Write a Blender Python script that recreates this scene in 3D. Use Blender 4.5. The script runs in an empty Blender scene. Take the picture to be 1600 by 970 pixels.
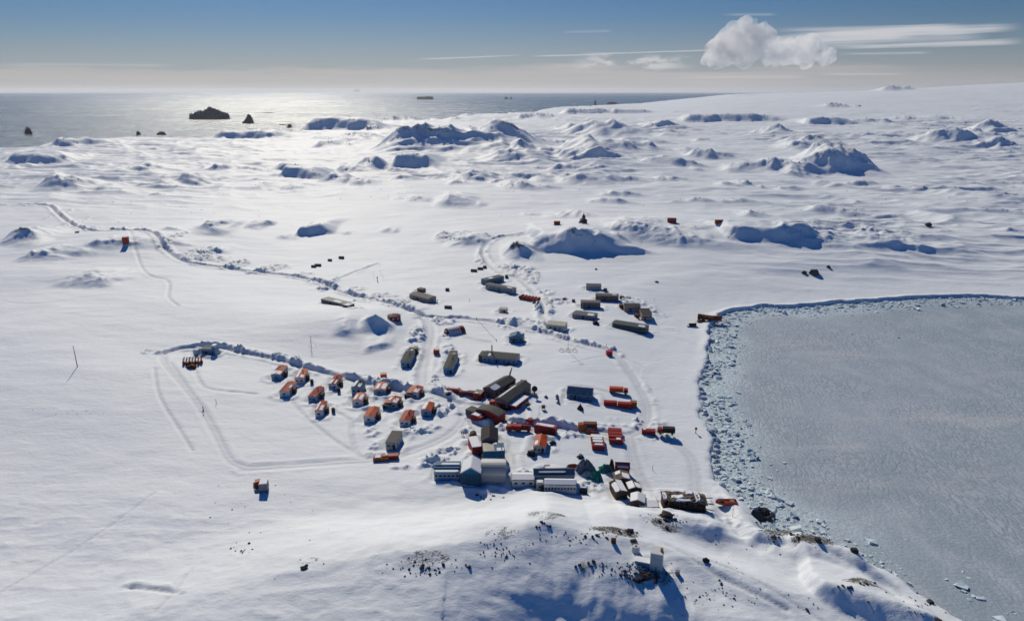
import bpy, bmesh, math, random
import numpy as np
from mathutils import Vector, Matrix
random.seed(4); RNG = np.random.default_rng(7)
R = math.radians
SC = bpy.context.scene; COL = SC.collection

# ---------------------------------------------------------------- camera, sky, sun, exposure
CAMZ, PITCH, FPX = 140.0, R(17.8), 1066.7
cam = bpy.data.objects.new('camera', bpy.data.cameras.new('camera'))
cam.data.sensor_width = 36; cam.data.lens = 24.0
cam.data.clip_start = 1; cam.data.clip_end = 200000
cam.location = (0, 0, CAMZ); cam.rotation_euler = (R(90) - PITCH, 0, 0)
COL.objects.link(cam); SC.camera = cam

SUN_AZ, SUN_EL = R(-17), R(33)
SKY_STR, SUN_STR, EXPO = 0.070, 3.55, 0.0
SC.view_settings.view_transform = 'Standard'; SC.view_settings.look = 'None'
SC.view_settings.exposure = EXPO; SC.view_settings.gamma = 1
SC.view_settings.use_curve_mapping = False
SC.cycles.use_denoising = True
SC.cycles.max_bounces = 6; SC.cycles.diffuse_bounces = 1; SC.cycles.glossy_bounces = 2
SC.cycles.volume_bounces = 5; SC.cycles.transparent_max_bounces = 6
SC.cycles.sample_clamp_indirect = 4
SC.cycles.filter_width = 1.6

sun = bpy.data.objects.new('sun', bpy.data.lights.new('sun', 'SUN'))
sun.data.energy = SUN_STR; sun.data.angle = R(0.53); sun.data.color = (1.0, 0.915, 0.745)
sd = Vector((math.sin(SUN_AZ) * math.cos(SUN_EL), math.cos(SUN_AZ) * math.cos(SUN_EL), math.sin(SUN_EL)))
sun.rotation_euler = sd.to_track_quat('Z', 'Y').to_euler(); sun.location = (0, 0, 400)
COL.objects.link(sun)

def build_world():
    w = bpy.data.worlds.new('World'); SC.world = w; w.use_nodes = True
    nt = w.node_tree; N = nt.nodes; L = nt.links
    bg = N['Background']; bg.inputs[1].default_value = SKY_STR
    sky = N.new('ShaderNodeTexSky'); sky.sky_type = 'NISHITA'; sky.sun_disc = False
    sky.sun_elevation = SUN_EL; sky.sun_rotation = SUN_AZ
    sky.altitude = 200; sky.air_density = 1.0; sky.dust_density = 0.2; sky.ozone_density = 6.0
    tc = N.new('ShaderNodeTexCoord')
    sx = N.new('ShaderNodeSeparateXYZ'); L.new(tc.outputs['Generated'], sx.inputs[0])
    def m(op, a, b=None, c=None, clamp=False):
        n = N.new('ShaderNodeMath'); n.operation = op; n.use_clamp = clamp
        for i, v in enumerate((a, b, c)):
            if v is None: continue
            if isinstance(v, (int, float)): n.inputs[i].default_value = v
            else: L.new(v, n.inputs[i])
        return n.outputs[0]
    def ss(v, a, b):   # smoothstep
        n = N.new('ShaderNodeMapRange'); n.interpolation_type = 'SMOOTHSTEP'
        L.new(v, n.inputs[0]); n.inputs[1].default_value = a; n.inputs[2].default_value = b
        return n.outputs[0]
    yy = m('MAXIMUM', sx.outputs[1], 0.05)
    u = m('DIVIDE', sx.outputs[0], yy); v = m('DIVIDE', sx.outputs[2], yy)
    front = ss(sx.outputs[1], 0.1, 0.3)
    def noise(su, sv, rot, off, det=5, rough=0.55):
        cu = m('ADD', m('MULTIPLY', u, su), off)
        vv = m('SUBTRACT', v, m('MULTIPLY', u, rot))
        cv = m('MULTIPLY', vv, sv)
        cb = N.new('ShaderNodeCombineXYZ'); L.new(cu, cb.inputs[0]); L.new(cv, cb.inputs[1])
        cb.inputs[2].default_value = off
        n = N.new('ShaderNodeTexNoise'); L.new(cb.outputs[0], n.inputs['Vector'])
        n.inputs['Scale'].default_value = 1; n.inputs['Detail'].default_value = det
        n.inputs['Roughness'].default_value = rough
        return n.outputs[0]
    # physical sky, tinted darker and bluer overhead and behind camera to colour shadows
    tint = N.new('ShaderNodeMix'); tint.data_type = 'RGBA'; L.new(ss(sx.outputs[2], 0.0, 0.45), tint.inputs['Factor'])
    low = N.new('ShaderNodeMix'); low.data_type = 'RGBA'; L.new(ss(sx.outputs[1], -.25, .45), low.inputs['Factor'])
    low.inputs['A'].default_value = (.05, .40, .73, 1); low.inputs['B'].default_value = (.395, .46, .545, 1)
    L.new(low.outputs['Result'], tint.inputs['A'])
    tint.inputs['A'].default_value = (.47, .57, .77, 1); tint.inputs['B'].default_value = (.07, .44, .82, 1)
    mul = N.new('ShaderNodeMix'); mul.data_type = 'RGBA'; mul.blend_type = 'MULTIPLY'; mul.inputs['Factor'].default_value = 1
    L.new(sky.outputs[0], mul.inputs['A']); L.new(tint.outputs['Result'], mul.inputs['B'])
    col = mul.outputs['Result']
    def over(col, mask, c):
        mx = N.new('ShaderNodeMix'); mx.data_type = 'RGBA'
        L.new(mask, mx.inputs['Factor']); L.new(col, mx.inputs['A']); mx.inputs['B'].default_value = (*c, 1)
        return mx.outputs['Result']
    K = 1.0 / SKY_STR
    # low stratus bank along the horizon, uneven top edge
    n1 = noise(5, 60, 0.0, 3.1)
    top = m('ADD', m('MULTIPLY', m('SUBTRACT', n1, 0.5), 0.035), 0.031)
    bank = m('MULTIPLY', ss(m('SUBTRACT', top, v), -0.004, 0.006), 0.68)
    n2 = noise(3, 130, 0.0, 8.0)
    bank = m('MULTIPLY', bank, m('ADD', 0.65, m('MULTIPLY', ss(n2, 0.35, 0.65), 0.35)))
    side = m('SUBTRACT', 1.0, m('MULTIPLY', ss(u, 0.25, 0.7), 0.75))
    bank = m('MULTIPLY', m('MULTIPLY', bank, side), front)
    col = over(col, bank, (0.60 * K, 0.545 * K, 0.51 * K))
    # thin haze deepening to the horizon
    hz = m('MULTIPLY', m('MULTIPLY', ss(v, 0.11, 0.0), 0.55), front)
    col = over(col, hz, (0.42 * K, 0.40 * K, 0.42 * K))
    # puffy middle bank between the streaks (centre right)
    n3 = noise(26, 110, 0.0, 1.7, 6, 0.6)
    box = m('MULTIPLY', m('MULTIPLY', ss(u, 0.07, 0.13), ss(u, 0.26, 0.2)), m('MULTIPLY', ss(v, 0.024, 0.032), ss(v, 0.053, 0.04)))
    puff = m('MULTIPLY', m('MULTIPLY', ss(n3, 0.44, 0.62), box), 0.7)
    col = over(col, puff, (0.66 * K, 0.64 * K, 0.64 * K))
    # long drawn streaks, rising slightly to the right
    def streak(u0, u1, v0, slope, thick, off, amt, su=7.0):
        nn = noise(su, 260, slope, off, 4, 0.5)
        vc = m('ADD', v0, m('MULTIPLY', m('SUBTRACT', u, u0), slope))
        d = m('ABSOLUTE', m('SUBTRACT', v, vc))
        body = ss(m('ADD', d, m('MULTIPLY', m('SUBTRACT', nn, 0.5), thick * 1.8)), thick, thick * 0.15)
        e = (u1 - u0) * 0.3
        env = m('MULTIPLY', ss(u, u0, u0 + e), ss(u, u1, u1 - e * 0.6))
        return m('MULTIPLY', m('MULTIPLY', body, env), amt)
    cw = (0.60 * K, 0.60 * K, 0.63 * K)
    for a in ((0.30, 0.56, 0.064, 0.034, 0.0085, 8.8, 0.75), (0.40, 0.62, 0.0735, 0.040, 0.007, 5.1, 0.6), (0.33, 0.66, 0.060, 0.036, 0.010, 1.1, 0.4), (0.36, 0.70, 0.070, 0.040, 0.0065, 4.4, 0.75), (0.42, 0.71, 0.056, 0.030, 0.0045, 6.9, 0.7),
              (0.34, 0.60, 0.078, 0.022, 0.0035, 2.2, 0.55), (0.08, 0.30, 0.0475, 0.030, 0.0016, 9.5, 0.7),
              (-0.14, 0.02, 0.041, 0.040, 0.0016, 7.5, 0.7), (0.02, 0.14, 0.0455, 0.02, 0.0012, 5.5, 0.65),
              (0.44, 0.58, 0.0485, 0.010, 0.0020, 3.3, 0.35), (0.22, 0.42, 0.018, 0.002, 0.0028, 1.3, 0.35),
              (0.42, 0.55, 0.022, 0.002, 0.0022, 2.7, 0.35), (-0.75, -0.45, 0.034, 0.000, 0.0030, 6.1, 0.25),
              (0.06, 0.14, 0.076, 0.02, 0.0022, 1.9, 0.18), (0.28, 0.36, 0.098, 0.01, 0.002, 2.9, 0.25)):
        col = over(col, m('MULTIPLY', streak(*a), front), cw)
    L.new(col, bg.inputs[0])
build_world()

# ---------------------------------------------------------------- helpers
ct, st_ = math.cos(PITCH), math.sin(PITCH)
def ray(px, py):
    r = (px - 800) / FPX; uu = (485 - py) / FPX
    return np.array([r, ct + uu * st_, -st_ + uu * ct])
def P0(px, py, z=6.0):
    d = ray(px, py); t = (z - CAMZ) / d[2]
    return d[0] * t, d[1] * t
def tag(o, label=None, cat=None, group=None, kind=None):
    if label: o['label'] = label
    if cat: o['category'] = cat
    if group: o['group'] = group
    if kind: o['kind'] = kind
    return o
def smooth(a, b, v):
    t = np.clip((v - a) / (b - a), 0, 1); return t * t * (3 - 2 * t)
_perm = np.random.default_rng(11).random(65536).astype(np.float32)
def vnoise(x, y, seed=0):
    xi = np.floor(x).astype(np.int64); yi = np.floor(y).astype(np.int64)
    fx = (x - xi); fy = (y - yi)
    fx = fx * fx * fx * (fx * (fx * 6 - 15) + 10); fy = fy * fy * fy * (fy * (fy * 6 - 15) + 10)
    def h(a, b):
        k = (a * 374761393 + b * 668265263 + seed * 974634777) & 0x7fffffff
        k = ((k ^ (k >> 13)) * 1274126177) & 0x7fffffff
        return _perm[(k ^ (k >> 16)) & 65535]
    return (h(xi, yi) * (1 - fx) + h(xi + 1, yi) * fx) * (1 - fy) + (h(xi, yi + 1) * (1 - fx) + h(xi + 1, yi + 1) * fx) * fy
def fbm(x, y, seed=0, octs=4, gain=0.5):
    a, s, n = 1.0, 0.0, 0.0
    for i in range(octs):
        s = s + a * (vnoise(x * 2 ** i + i * 17.3, y * 2 ** i + i * 9.1, seed + i) - 0.5); n += a; a *= gain
    return s / n * 2          # about -1..1
def ridged(x, y, seed=0, octs=4):
    a, s, n = 1.0, 0.0, 0.0
    for i in range(octs):
        s = s + a * (1 - np.abs(vnoise(x * 2 ** i + i * 7.7, y * 2 ** i + i * 3.1, seed + i) * 2 - 1)) ** 2; n += a; a *= 0.5
    return s / n
def catmull(pts, step=4.0):
    pts = [np.array(p, float) for p in pts]; out = []
    for i in range(len(pts) - 1):
        p0, p1, p2, p3 = pts[max(i - 1, 0)], pts[i], pts[i + 1], pts[min(i + 2, len(pts) - 1)]
        n = max(2, int(np.linalg.norm(p2 - p1) / step))
        for k in range(n):
            t = k / n
            out.append(0.5 * (2 * p1 + (p2 - p0) * t + (2 * p0 - 5 * p1 + 4 * p2 - p3) * t * t + (3 * p1 - p0 - 3 * p2 + p3) * t ** 3))
    out.append(pts[-1]); return np.array(out)

# ---------------------------------------------------------------- terrain
COAST_PX = [(-500, 235), (-200, 234), (0, 232), (60, 230), (80, 224), (100, 220), (200, 215), (310, 217), (330, 216), (380, 215), (440, 208), (480, 204), (560, 200),
            (600, 190), (690, 189), (745, 180), (800, 180), (830, 179), (870, 172), (930, 170), (1000, 168), (1050, 165), (1100, 161),
            (1150, 155), (1250, 151.5), (1400, 149)]
_cu, _cy = zip(*[(P0(a, b, 0)[0] / P0(a, b, 0)[1], P0(a, b, 0)[1]) for a, b in COAST_PX])
_cu, _cy = np.array(_cu), np.minimum(np.array(_cy), 14000)
BAY_PX = [(1750, 1150), (1640, 1035), (1530, 968), (1470, 925), (1400, 882), (1345, 855), (1300, 838), (1250, 826), (1205, 822), (1175, 800),
          (1150, 775), (1122, 752), (1116, 725), (1120, 700), (1112, 675), (1098, 650), (1096, 620), (1095, 600), (1104, 575), (1112, 540),
          (1108, 515), (1125, 495), (1150, 487), (1200, 481), (1235, 483), (1300, 476), (1360, 473), (1420, 468), (1470, 466), (1540, 466),
          (1600, 470), (1750, 480), (1950, 492)]
BAY = [(P0(a, b, 5.5)[0], P0(a, b, 5.5)[1] + 4) if b > 815 else P0(a, b, 0) for a, b in BAY_PX]; BAY = np.array(BAY + [(2600, 900), (2600, 60)])

def bay_sd(x, y):
    """signed distance in metres: > 0 on land, < 0 over the bay"""
    shp = x.shape; x = x.ravel(); y = y.ravel()
    d2 = np.full(x.shape, 1e12); inside = np.zeros(x.shape, bool); n = len(BAY)
    for i in range(n):
        ax, ay = BAY[i]; bx, by = BAY[(i + 1) % n]
        ex, ey = bx - ax, by - ay; t = np.clip(((x - ax) * ex + (y - ay) * ey) / (ex * ex + ey * ey), 0, 1)
        d2 = np.minimum(d2, (x - ax - ex * t) ** 2 + (y - ay - ey * t) ** 2)
        c = ((ay > y) != (by > y)) & (x < (bx - ax) * (y - ay) / (by - ay + 1e-12) + ax)
        inside ^= c
    d = np.sqrt(d2); d[inside] *= -1
    return d.reshape(shp)

# crags: (x0, x1, ytop, ybottom of shadow, lean, rock, kind) in photo pixels -> world metres.
CRAGS_PX = [
 (598,790,195,247,.12,.8,'peak'), (690,810,210,236,.1,.2,'soft'), (752,832,207,238,.15,1,'peak'),
 (905,1000,186,216,.25,.3,'peak'), (870,925,199,210,.1,.1,'soft'), (1010,1075,192,207,.2,0,'soft'),
 (1036,1066,208,218,.2,.2,''), (1072,1224,182,194,.0,.5,'mesa'), (1270,1345,187,198,.05,.4,'mesa'), (1345,1385,190,197,.1,.5,''),
 (1415,1450,188,195,.0,.3,''), (1460,1492,188,194,.0,.3,''), (1296,1325,177,184,.1,1,''), (1386,1418,166,174,.0,.4,''),
 (1206,1252,203,218,.5,.8,''), (1268,1305,222,242,.4,.9,''), (1479,1552,209,237,.35,.3,'peak'), (1553,1605,193,213,.2,.4,'peak'),
 (1570,1605,226,240,.3,.6,''), (1240,1272,230,244,.2,.5,''), (1268,1342,243,278,.35,.8,'peak'), (1304,1396,229,279,.55,.9,'peak'),
 (1550,1640,210,222,.2,0,''),
 (900,1000,225,252,.3,.2,''), (985,1045,229,246,.35,.1,''), (895,968,240,260,.35,.2,''), (868,880,223,228,0,.1,''),
 (1018,1082,252,266,.35,.3,''), (1092,1150,240,256,.25,.2,''), (1150,1225,255,274,.25,.3,''), (1090,1108,220,226,.1,.2,''),
 (863,893,262,270,.1,.6,''), (893,957,275,293,.3,.1,''), (944,1010,275,288,.25,.1,''), (1028,1085,276,287,.2,.1,''),
 (1128,1160,286,295,.1,.4,''), (1158,1182,284,292,.1,.3,''), (1241,1272,270,280,.0,.4,''), (1226,1260,288,297,.0,.2,''), (1284,1304,285,291,.0,.1,''),
 (1334,1372,282,290,.1,.1,''), (1375,1450,286,296,.2,0,''), (948,1006,298,309,.05,.2,''), (935,985,310,322,.25,.3,''),
 (865,935,334,350,.25,.3,'soft'), (1058,1076,312,318,.0,.4,''), (1082,1112,311,320,.1,.5,''), (1150,1182,311,320,.1,.3,''),
 (1182,1225,258,264,.0,.1,''), (975,1010,216,224,.2,.1,''), (1020,1048,220,229,.3,.1,''),
 (760,835,243,262,.3,.5,'soft'), (807,830,231,248,.2,.8,''), (845,870,240,252,.1,.4,''),
 (612,672,245,267,.2,.7,'mesa'), (560,602,255,266,.1,.2,''), (600,640,263,273,.1,.1,''), (611,648,275,285,.0,.1,''), (516,562,259,275,.3,.3,''),
 (419,455,254,268,.3,.9,''), (440,505,264,282,.2,.5,'mesa'), (497,542,278,294,.2,.4,''), (545,559,287,297,.0,.3,''), (436,476,291,302,.1,.2,''),
 (402,422,287,296,.2,.5,''), (697,717,271,277,.1,.1,''), (729,760,275,288,.3,.1,''), (700,722,284,292,.1,.4,''), (683,728,307,328,.2,.2,'soft'),
 (633,662,309,319,.2,.7,''), (765,795,283,291,.1,.4,''), (780,836,284,300,.35,.3,''), (700,800,276,286,.15,0,'soft'),
 (0,72,240,258,.1,.4,'mesa'), (30,85,279,300,.25,.3,''), (170,225,258,274,.1,.1,'soft'), (265,300,275,292,.25,.1,''),
 (230,252,303,308,.3,.6,''), (140,155,292,300,.2,.2,''), (320,352,258,268,.2,.5,''), (282,310,284,292,.0,.1,''), (215,270,283,296,.1,.1,'soft'),
 (370,400,262,270,.1,.5,''), (0,20,258,266,.1,.4,''), (290,345,353,376,.2,0,'soft'), (375,400,352,366,.2,0,'soft'),
 (466,506,352,370,-.6,.7,'mesa'), (430,455,368,376,.0,0,'soft'), (680,712,368,380,.1,.6,''), (702,745,368,388,.1,.5,''),(590,612,357,366,.1,.1,'soft'),
 (-30,40,351,388,.45,1,'peak'), (12,66,391,413,.1,.3,''), (130,204,382,397,-.1,0,''), (250,280,365,372,.3,.2,''), (60,140,395,404,.1,0,'soft'),
 (75,150,430,452,.15,.2,'soft'), (143,165,440,450,.3,.2,'soft'), (310,350,388,398,.1,.1,'soft'),
 (790,836,377,411,.1,1,'peak'), (838,955,370,400,.10,.5,'mesa'), (885,950,380,404,.3,1,'peak'), (940,1008,388,402,.2,0,'mesa'),
 (965,1060,363,391,.3,.4,'soft'), (1025,1120,378,396,.25,.1,'soft'), (1150,1270,368,391,.1,.1,'mesa'), (1230,1345,376,399,.15,.1,'soft'),
 (1283,1340,321,334,.3,.4,''), (1330,1400,327,338,.3,.3,''), (1345,1382,367,381,.2,.7,'soft'), (1380,1470,376,402,.3,.1,'soft'),
 (1470,1492,371,376,.0,0,''), (1580,1612,358,367,-.2,.3,''), (1250,1300,345,354,.1,.5,'soft'), (1170,1200,330,342,.1,.3,'soft'),
 (553,605,488,526,.1,.2,'pyr'), (570,598,532,547,-.7,.3,''), (516,545,515,535,.3,.1,'soft'), (1300,1330,290,294,.1,.1,''),
 (815,860,180,187,.0,.8,'mesa'), (884,960,174,182,.0,.5,'mesa'), (962,1020,176,182,.0,.2,'mesa'), (700,722,185,190,0,.4,''), (718,735,179,184,0,.9,''),
 (328,432,205,218,.0,.5,'mesa'), (470,592,188,206,.12,.7,'mesa'), (572,592,202,207,0,.9,'mesa'), (608,620,184,190,0,1,'mesa'), (630,652,184,190,0,1,'mesa'),
 (73,108,218,230,-.1,1,'mesa'), (115,150,220,228,0,.3,'soft'), (490,520,222,233,.2,.6,''), (420,460,205,213,0,.3,''),
]
CRAGS = []
FRONT = {'': 2.9, 'soft': 3.8, 'peak': 2.35, 'mesa': 1.75, 'pyr': 1.5, 'bowl': 2.0}
def add_crag(x0, x1, yt, yb, lean, rock, kind, zb=None):
    if zb is None: zb = 9 if yb > 215 else 4
    cx, cy = P0((x0 + x1) / 2, yb, zb); D = cy
    slant = CAMZ - zb
    F = FRONT[kind]
    h = (yb - yt) * D / (FPX * (1 + F * slant / D))
    xa, _ = P0(x0, yb, zb); xb, _ = P0(x1, yb, zb)
    CRAGS.append((cx, cy + F * h, (xb - xa) / 2 * (1 if cy < 300 else 1.25 if kind in ('', 'soft') else 1.15), h, lean, rock, kind))
for c in CRAGS_PX: add_crag(*c)
_rs = np.random.default_rng(21)
for c in list(CRAGS):       # smaller outcrops and drifts around each crag
    if c[1] < 560: continue
    for _ in range(1 if c[3] > 4 else 0):
        q = _rs.uniform(.18, .5); CRAGS.append((c[0] + _rs.choice([-1, 1]) * c[2] * _rs.uniform(.9, 2.2), c[1] + _rs.normal() * c[2] * .9 + 10, c[2] * q * _rs.uniform(.8, 1.7), max(1.2, c[3] * q), _rs.uniform(0, .5), c[5] * .8, 'soft'))
# the foreground ridge and shore dunes (camera side in shade)
for c in [(1180,1400,816,888,.5,.5,'mesa'), (1050,1200,806,834,.15,.4,'soft'),
          (1312,1470,898,988,.5,.6,'mesa'), (1440,1530,925,1000,.6,.2,'peak')]:
    add_crag(*c, zb=9 if c[0] < 1100 else 5)

_b = P0(945, 890, 14); CRAGS.append((_b[0], _b[1], 20.0, 9.5, .05, .5, 'bowl'))
MOUNDS_PX = [  # (px, py, rx m, ry m, h) smooth swells, z guess 8
 (575,508,26,38,4), (120,600,90,60,5), (330,470,90,60,4), (60,520,60,60,4), (440,510,60,40,5), (500,510,25,30,3),
 (1130,375,200,90,6), (1000,360,90,60,6), (1350,385,140,60,5), (905,385,55,45,4), (190,385,70,50,6), (320,365,90,70,5),
 (560,300,150,120,5), (900,250,260,260,10), (1350,230,420,420,14), (660,230,220,220,8), (100,430,60,30,3),
 (1028,808,16,9,5.0), (1085,820,14,7,2.5),
]
MOUNDS = [(*P0(a, b, 8), c, d, e) for a, b, c, d, e in MOUNDS_PX]

GRIT = []
for a, b, c, d, v in [(1025,893,42,12,.40),(850,822,34,9,.45),(960,834,44,7,.5),(670,885,45,9,.45),(780,850,40,10,.4),(480,878,24,6,.4),(1042,808,26,8,.48),(1300,350,60,9,.45),(1060,370,60,12,.4),(1250,348,60,5,.45),
                      (1360,912,50,6,.5),(1290,842,60,8,.5),(600,850,40,8,.3),(1220,822,40,6,.5),(920,890,24,10,.4),(1180,930,60,14,.3),(700,300,80,8,.35),(850,260,90,12,.35),(300,268,60,8,.3),(1000,345,40,4,.4),(1340,345,50,6,.4),(840,862,40,8,.35),(700,372,24,4,.5)]:
    z_ = 13 if b > 800 and a < 1130 else 8
    x_, y_ = P0(a, b, z_); GRIT.append((x_, y_, (P0(a + c, b, z_)[0] - x_) * 1.25, (P0(a, b - d, z_)[1] - y_) * 1.7, min(1, v * (1.75 if b > 700 else 1.45))))
RIDGE = [P0(a, b, z) for a, b, z in [(-300, 1010, 14), (150, 960, 14), (330, 915, 14), (480, 878, 15), (560, 872, 15), (640, 862, 15), (730, 850, 16), (800, 835, 17), (860, 816, 17),
         (930, 836, 16), (990, 828, 15), (1060, 852, 15), (1130, 872, 14), (1250, 905, 12), (1400, 940, 10), (1600, 1000, 8)]]
_rx, _ry = map(np.array, zip(*RIDGE))

ROADS_PX = {   # name: (points, half width m, carve m, berm m on left, berm m on right)
 'far':  ([(-60,320),(0,321),(70,322),(90,336),(125,357),(180,366),(235,374),(258,393),(290,408),(345,414),(400,423),(450,428),(500,438),(540,455),(590,467),(640,483),(665,494)], 1.7, .9, 2.3, 1.1),
 'spur': ([(528,434),(560,420),(592,409)], 1.3, .3, .6, .5),
 'down': ([(665,494),(673,512),(668,540),(661,575),(662,603)], 3.0, .2, .5, .9),
 'villa': ([(262,560),(285,552),(340,550),(380,557),(430,564),(480,575),(540,588),(600,601),(640,606),(664,605),(695,615),(725,628)], 2.0, .8, 1.7, .6),
 'loop': ([(275,556),(258,563),(256,572),(266,586),(285,606),(312,637),(334,670),(350,700),(362,716),(385,724)], 1.7, .14, .12, .1),
 'loop2': ([(268,575),(295,612),(335,668),(350,700)], .8, .12, .05, .05),
 'base': ([(380,725),(450,720),(520,714),(575,711),(620,704),(660,690),(700,672),(722,652),(728,636),(722,626)], 2.4, .10, .2, .15),
 'cross': ([(724,640),(745,655),(760,658),(785,650),(805,652),(850,656),(900,662),(945,663),(985,664),(1002,655)], 2.3, .7, 1.4, .5),
 'coast': ([(1002,655),(1012,640),(1012,615),(1000,590),(985,568),(968,548),(950,538),(915,532),(875,523),(840,512),(800,503),(760,497),(715,493),(665,493)], 2.2, .4, .7, 1.3),
 'south': ([(985,664),(990,690),(1000,720),(1015,748)], 2.6, .3, .3, .3),
 'shore': ([(1015,655),(1045,668),(1072,682),(1086,705),(1087,757)], 2.6, .35, .5, .5),
 'north': ([(860,498),(848,488),(852,470),(835,450),(812,430),(790,425),(768,412),(756,398),(757,385),(775,376),(810,372),(850,369),(905,372)], 2.0, .4, 1.1, 1.1),
 'yard': ([(725,625),(760,628),(800,625),(815,632),(818,645)], 1.8, .2, .2, .2),
 'hall': ([(740,655),(755,668),(790,690),(800,715),(798,738)], 2.2, .2, .3, .3),
 'ring': ([(880,622),(884,598),(910,594),(960,602),(1000,612),(1004,628),(1000,640)], .9, .2, .1, .1),
 'track1': ([(455,622),(470,640),(495,660),(530,685),(565,704)], .8, .22, .06, .06),
 'track2': ([(522,637),(548,650),(548,668),(556,698),(566,706)], .9, .25, .08, .08),
 'track3': ([(205,370),(225,425),(262,440),(264,470),(280,486)], .9, .3, .1, .1),
 'track4': ([(305,580),(315,605),(335,613),(400,616)], .8, .2, .05, .05),
 'track5': ([(243,585),(250,625),(280,670),(300,700)], .6, .2, .05, .05),
 'track6': ([(0,925),(30,905),(120,850),(180,810),(240,765)], .5, .05, .02, .02),
 'track7': ([(245,968),(272,938),(290,905),(300,890)], .35, .15, .05, .05),
 'track8': ([(205,918),(240,925),(275,935)], .8, .5, .5, .1),
 'track9': ([(0,470),(60,478),(160,466),(240,474)], .7, .1, .05, .05),
 'track10': ([(1060,880),(1130,915),(1230,950)], .8, .35, .35, .1),
 'flat1': ([(1040,870),(1080,885),(1160,905),(1290,965)], .6, .2, .1, .1),
 'park1': ([(895,560),(960,545),(1010,560)], .5, .08, .02, .02),
 'drift1': ([(1120,489),(1075,487),(1035,487),(1000,478),(975,470)], .5, .1, .6, .05),
 'pipe': ([(1130,528),(1098,523),(1055,512),(1010,508)], .5, .1, .5, .1),
}
SEGS = []
for nm, (pp, hw, cv, bl, br) in ROADS_PX.items():
    w = np.array([P0(a, b, 8 if nm not in ('far', 'north') else 9) for a, b in pp])
    c = catmull(w, 5.0)
    acc = np.concatenate([[0], np.cumsum(np.linalg.norm(np.diff(c, axis=0), axis=1))])
    for i in range(len(c) - 1): SEGS.append((c[i], c[i + 1], hw, cv, bl, br, len(SEGS), acc[-1], acc[i], nm))
HEAPS_PX = [  # rough ploughed snow heaps: px, py, rx px, ry px, h
 (650,478,18,4,1.6),(690,497,22,6,1.8),(700,520,10,6,1.6),(652,522,14,12,1.8),(672,545,7,5,1),(695,538,14,6,1.2),(678,590,6,10,1.8),(690,600,9,5,1.8),
 (620,597,24,6,2.4),(585,590,14,5,2.0),(560,583,12,3,1.0),(462,566,10,6,2.4),(430,560,20,3,1.6),(690,634,14,8,1.8),(715,628,12,5,1.6),(665,662,24,6,1.6),(680,712,26,9,2.8),
 (640,722,30,4,1.0),(745,650,22,6,1.8),(730,662,14,5,1.4),(770,660,30,4,1.2),(620,684,8,8,1.4),(640,668,10,4,1.2),(580,670,12,8,1.0),(583,690,10,14,1.0),
 (862,650,20,5,1.7),(885,653,16,4,1.3),(815,648,25,3,1.4),(890,668,22,5,1.6),(985,652,12,6,1.8),(1025,650,28,15,3.6),(1045,662,18,6,2.0),(1003,665,14,4,1.4),(965,669,8,5,1.2),
 (1024,612,10,10,2.0),(1010,588,6,6,1.6),(985,565,5,5,1.6),(970,545,6,3,1.6),(955,536,7,3,1.8),(907,526,16,4,1.8),(875,520,14,4,1.4),(930,531,9,3,1.2),(850,512,18,3,1.2),
 (790,500,18,8,2.0),(810,496,16,5,1.6),(835,508,16,5,1.5),(850,475,16,7,1.8),(843,470,12,8,1.6),(838,500,14,4,1.3),(870,465,22,5,1.6),(812,420,24,6,1.6),(795,415,14,4,1.6),(830,430,14,10,1.4),
 (855,452,12,4,1.2),(752,400,8,10,2.2),(770,375,16,3,1.4),(975,462,14,4,1.4),(992,466,16,5,1.8),(1015,472,14,6,1.6),(1030,480,14,4,1.2),(1005,478,24,4,1.2),(1050,502,14,5,2.2),(1080,500,8,5,2.2),
 (430,418,22,6,2.0),(315,400,26,8,2.4),(370,412,20,6,2.0),(270,385,8,12,1.8),(205,366,24,4,1.6),(185,363,12,4,1.8),(115,350,10,8,1.8),(100,336,8,8,1.6),(60,321,40,2,1.4),(140,360,18,3,1.4),
 (510,446,12,5,1.6),(520,436,10,4,1.4),(555,450,12,6,1.2),(575,467,22,7,1.3),(600,458,20,4,1.3),(625,468,18,4,1.5),(605,478,20,4,1.0),(650,492,16,5,1.0),(545,472,10,4,.8),(500,452,14,3,1.2),
 (373,553,10,4,3.0),(395,558,14,3,1.0),(365,562,10,3,1.2),(237,558,10,4,1.2),(840,735,20,5,1.2),(820,728,30,4,1.0),(735,700,8,12,1.2),(1110,766,9,4,1.6),(1140,760,14,4,1.2),(1110,760,8,4,1.0),
 (960,640,12,3,.8),(1003,640,12,3,1.0),(1080,672,10,3,1.2),(905,715,12,3,1.2),(925,745,18,9,1.4),(1125,790,20,5,.8),(700,695,18,6,1.6),(560,495,12,3,1.2),(752,372,12,3,1.2),
 (475,428,14,4,1.2),(495,440,18,4,1.2),(400,425,14,4,1.4),(345,405,14,4,1.6),(850,482,18,6,1.2),(780,640,10,4,1.0),(940,650,26,2,1.2),(1035,655,10,10,1.8),
]
HEAPS = []
for a, b, c, d, h in HEAPS_PX:
    x, y = P0(a, b, 8); x1, _ = P0(a + c, b, 8); _, y1 = P0(a, b - d, 8); HEAPS.append((x, y, x1 - x, (y1 - y), h))
SCOURS = []   # filled by buildings' footprints before the sheet is made

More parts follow.
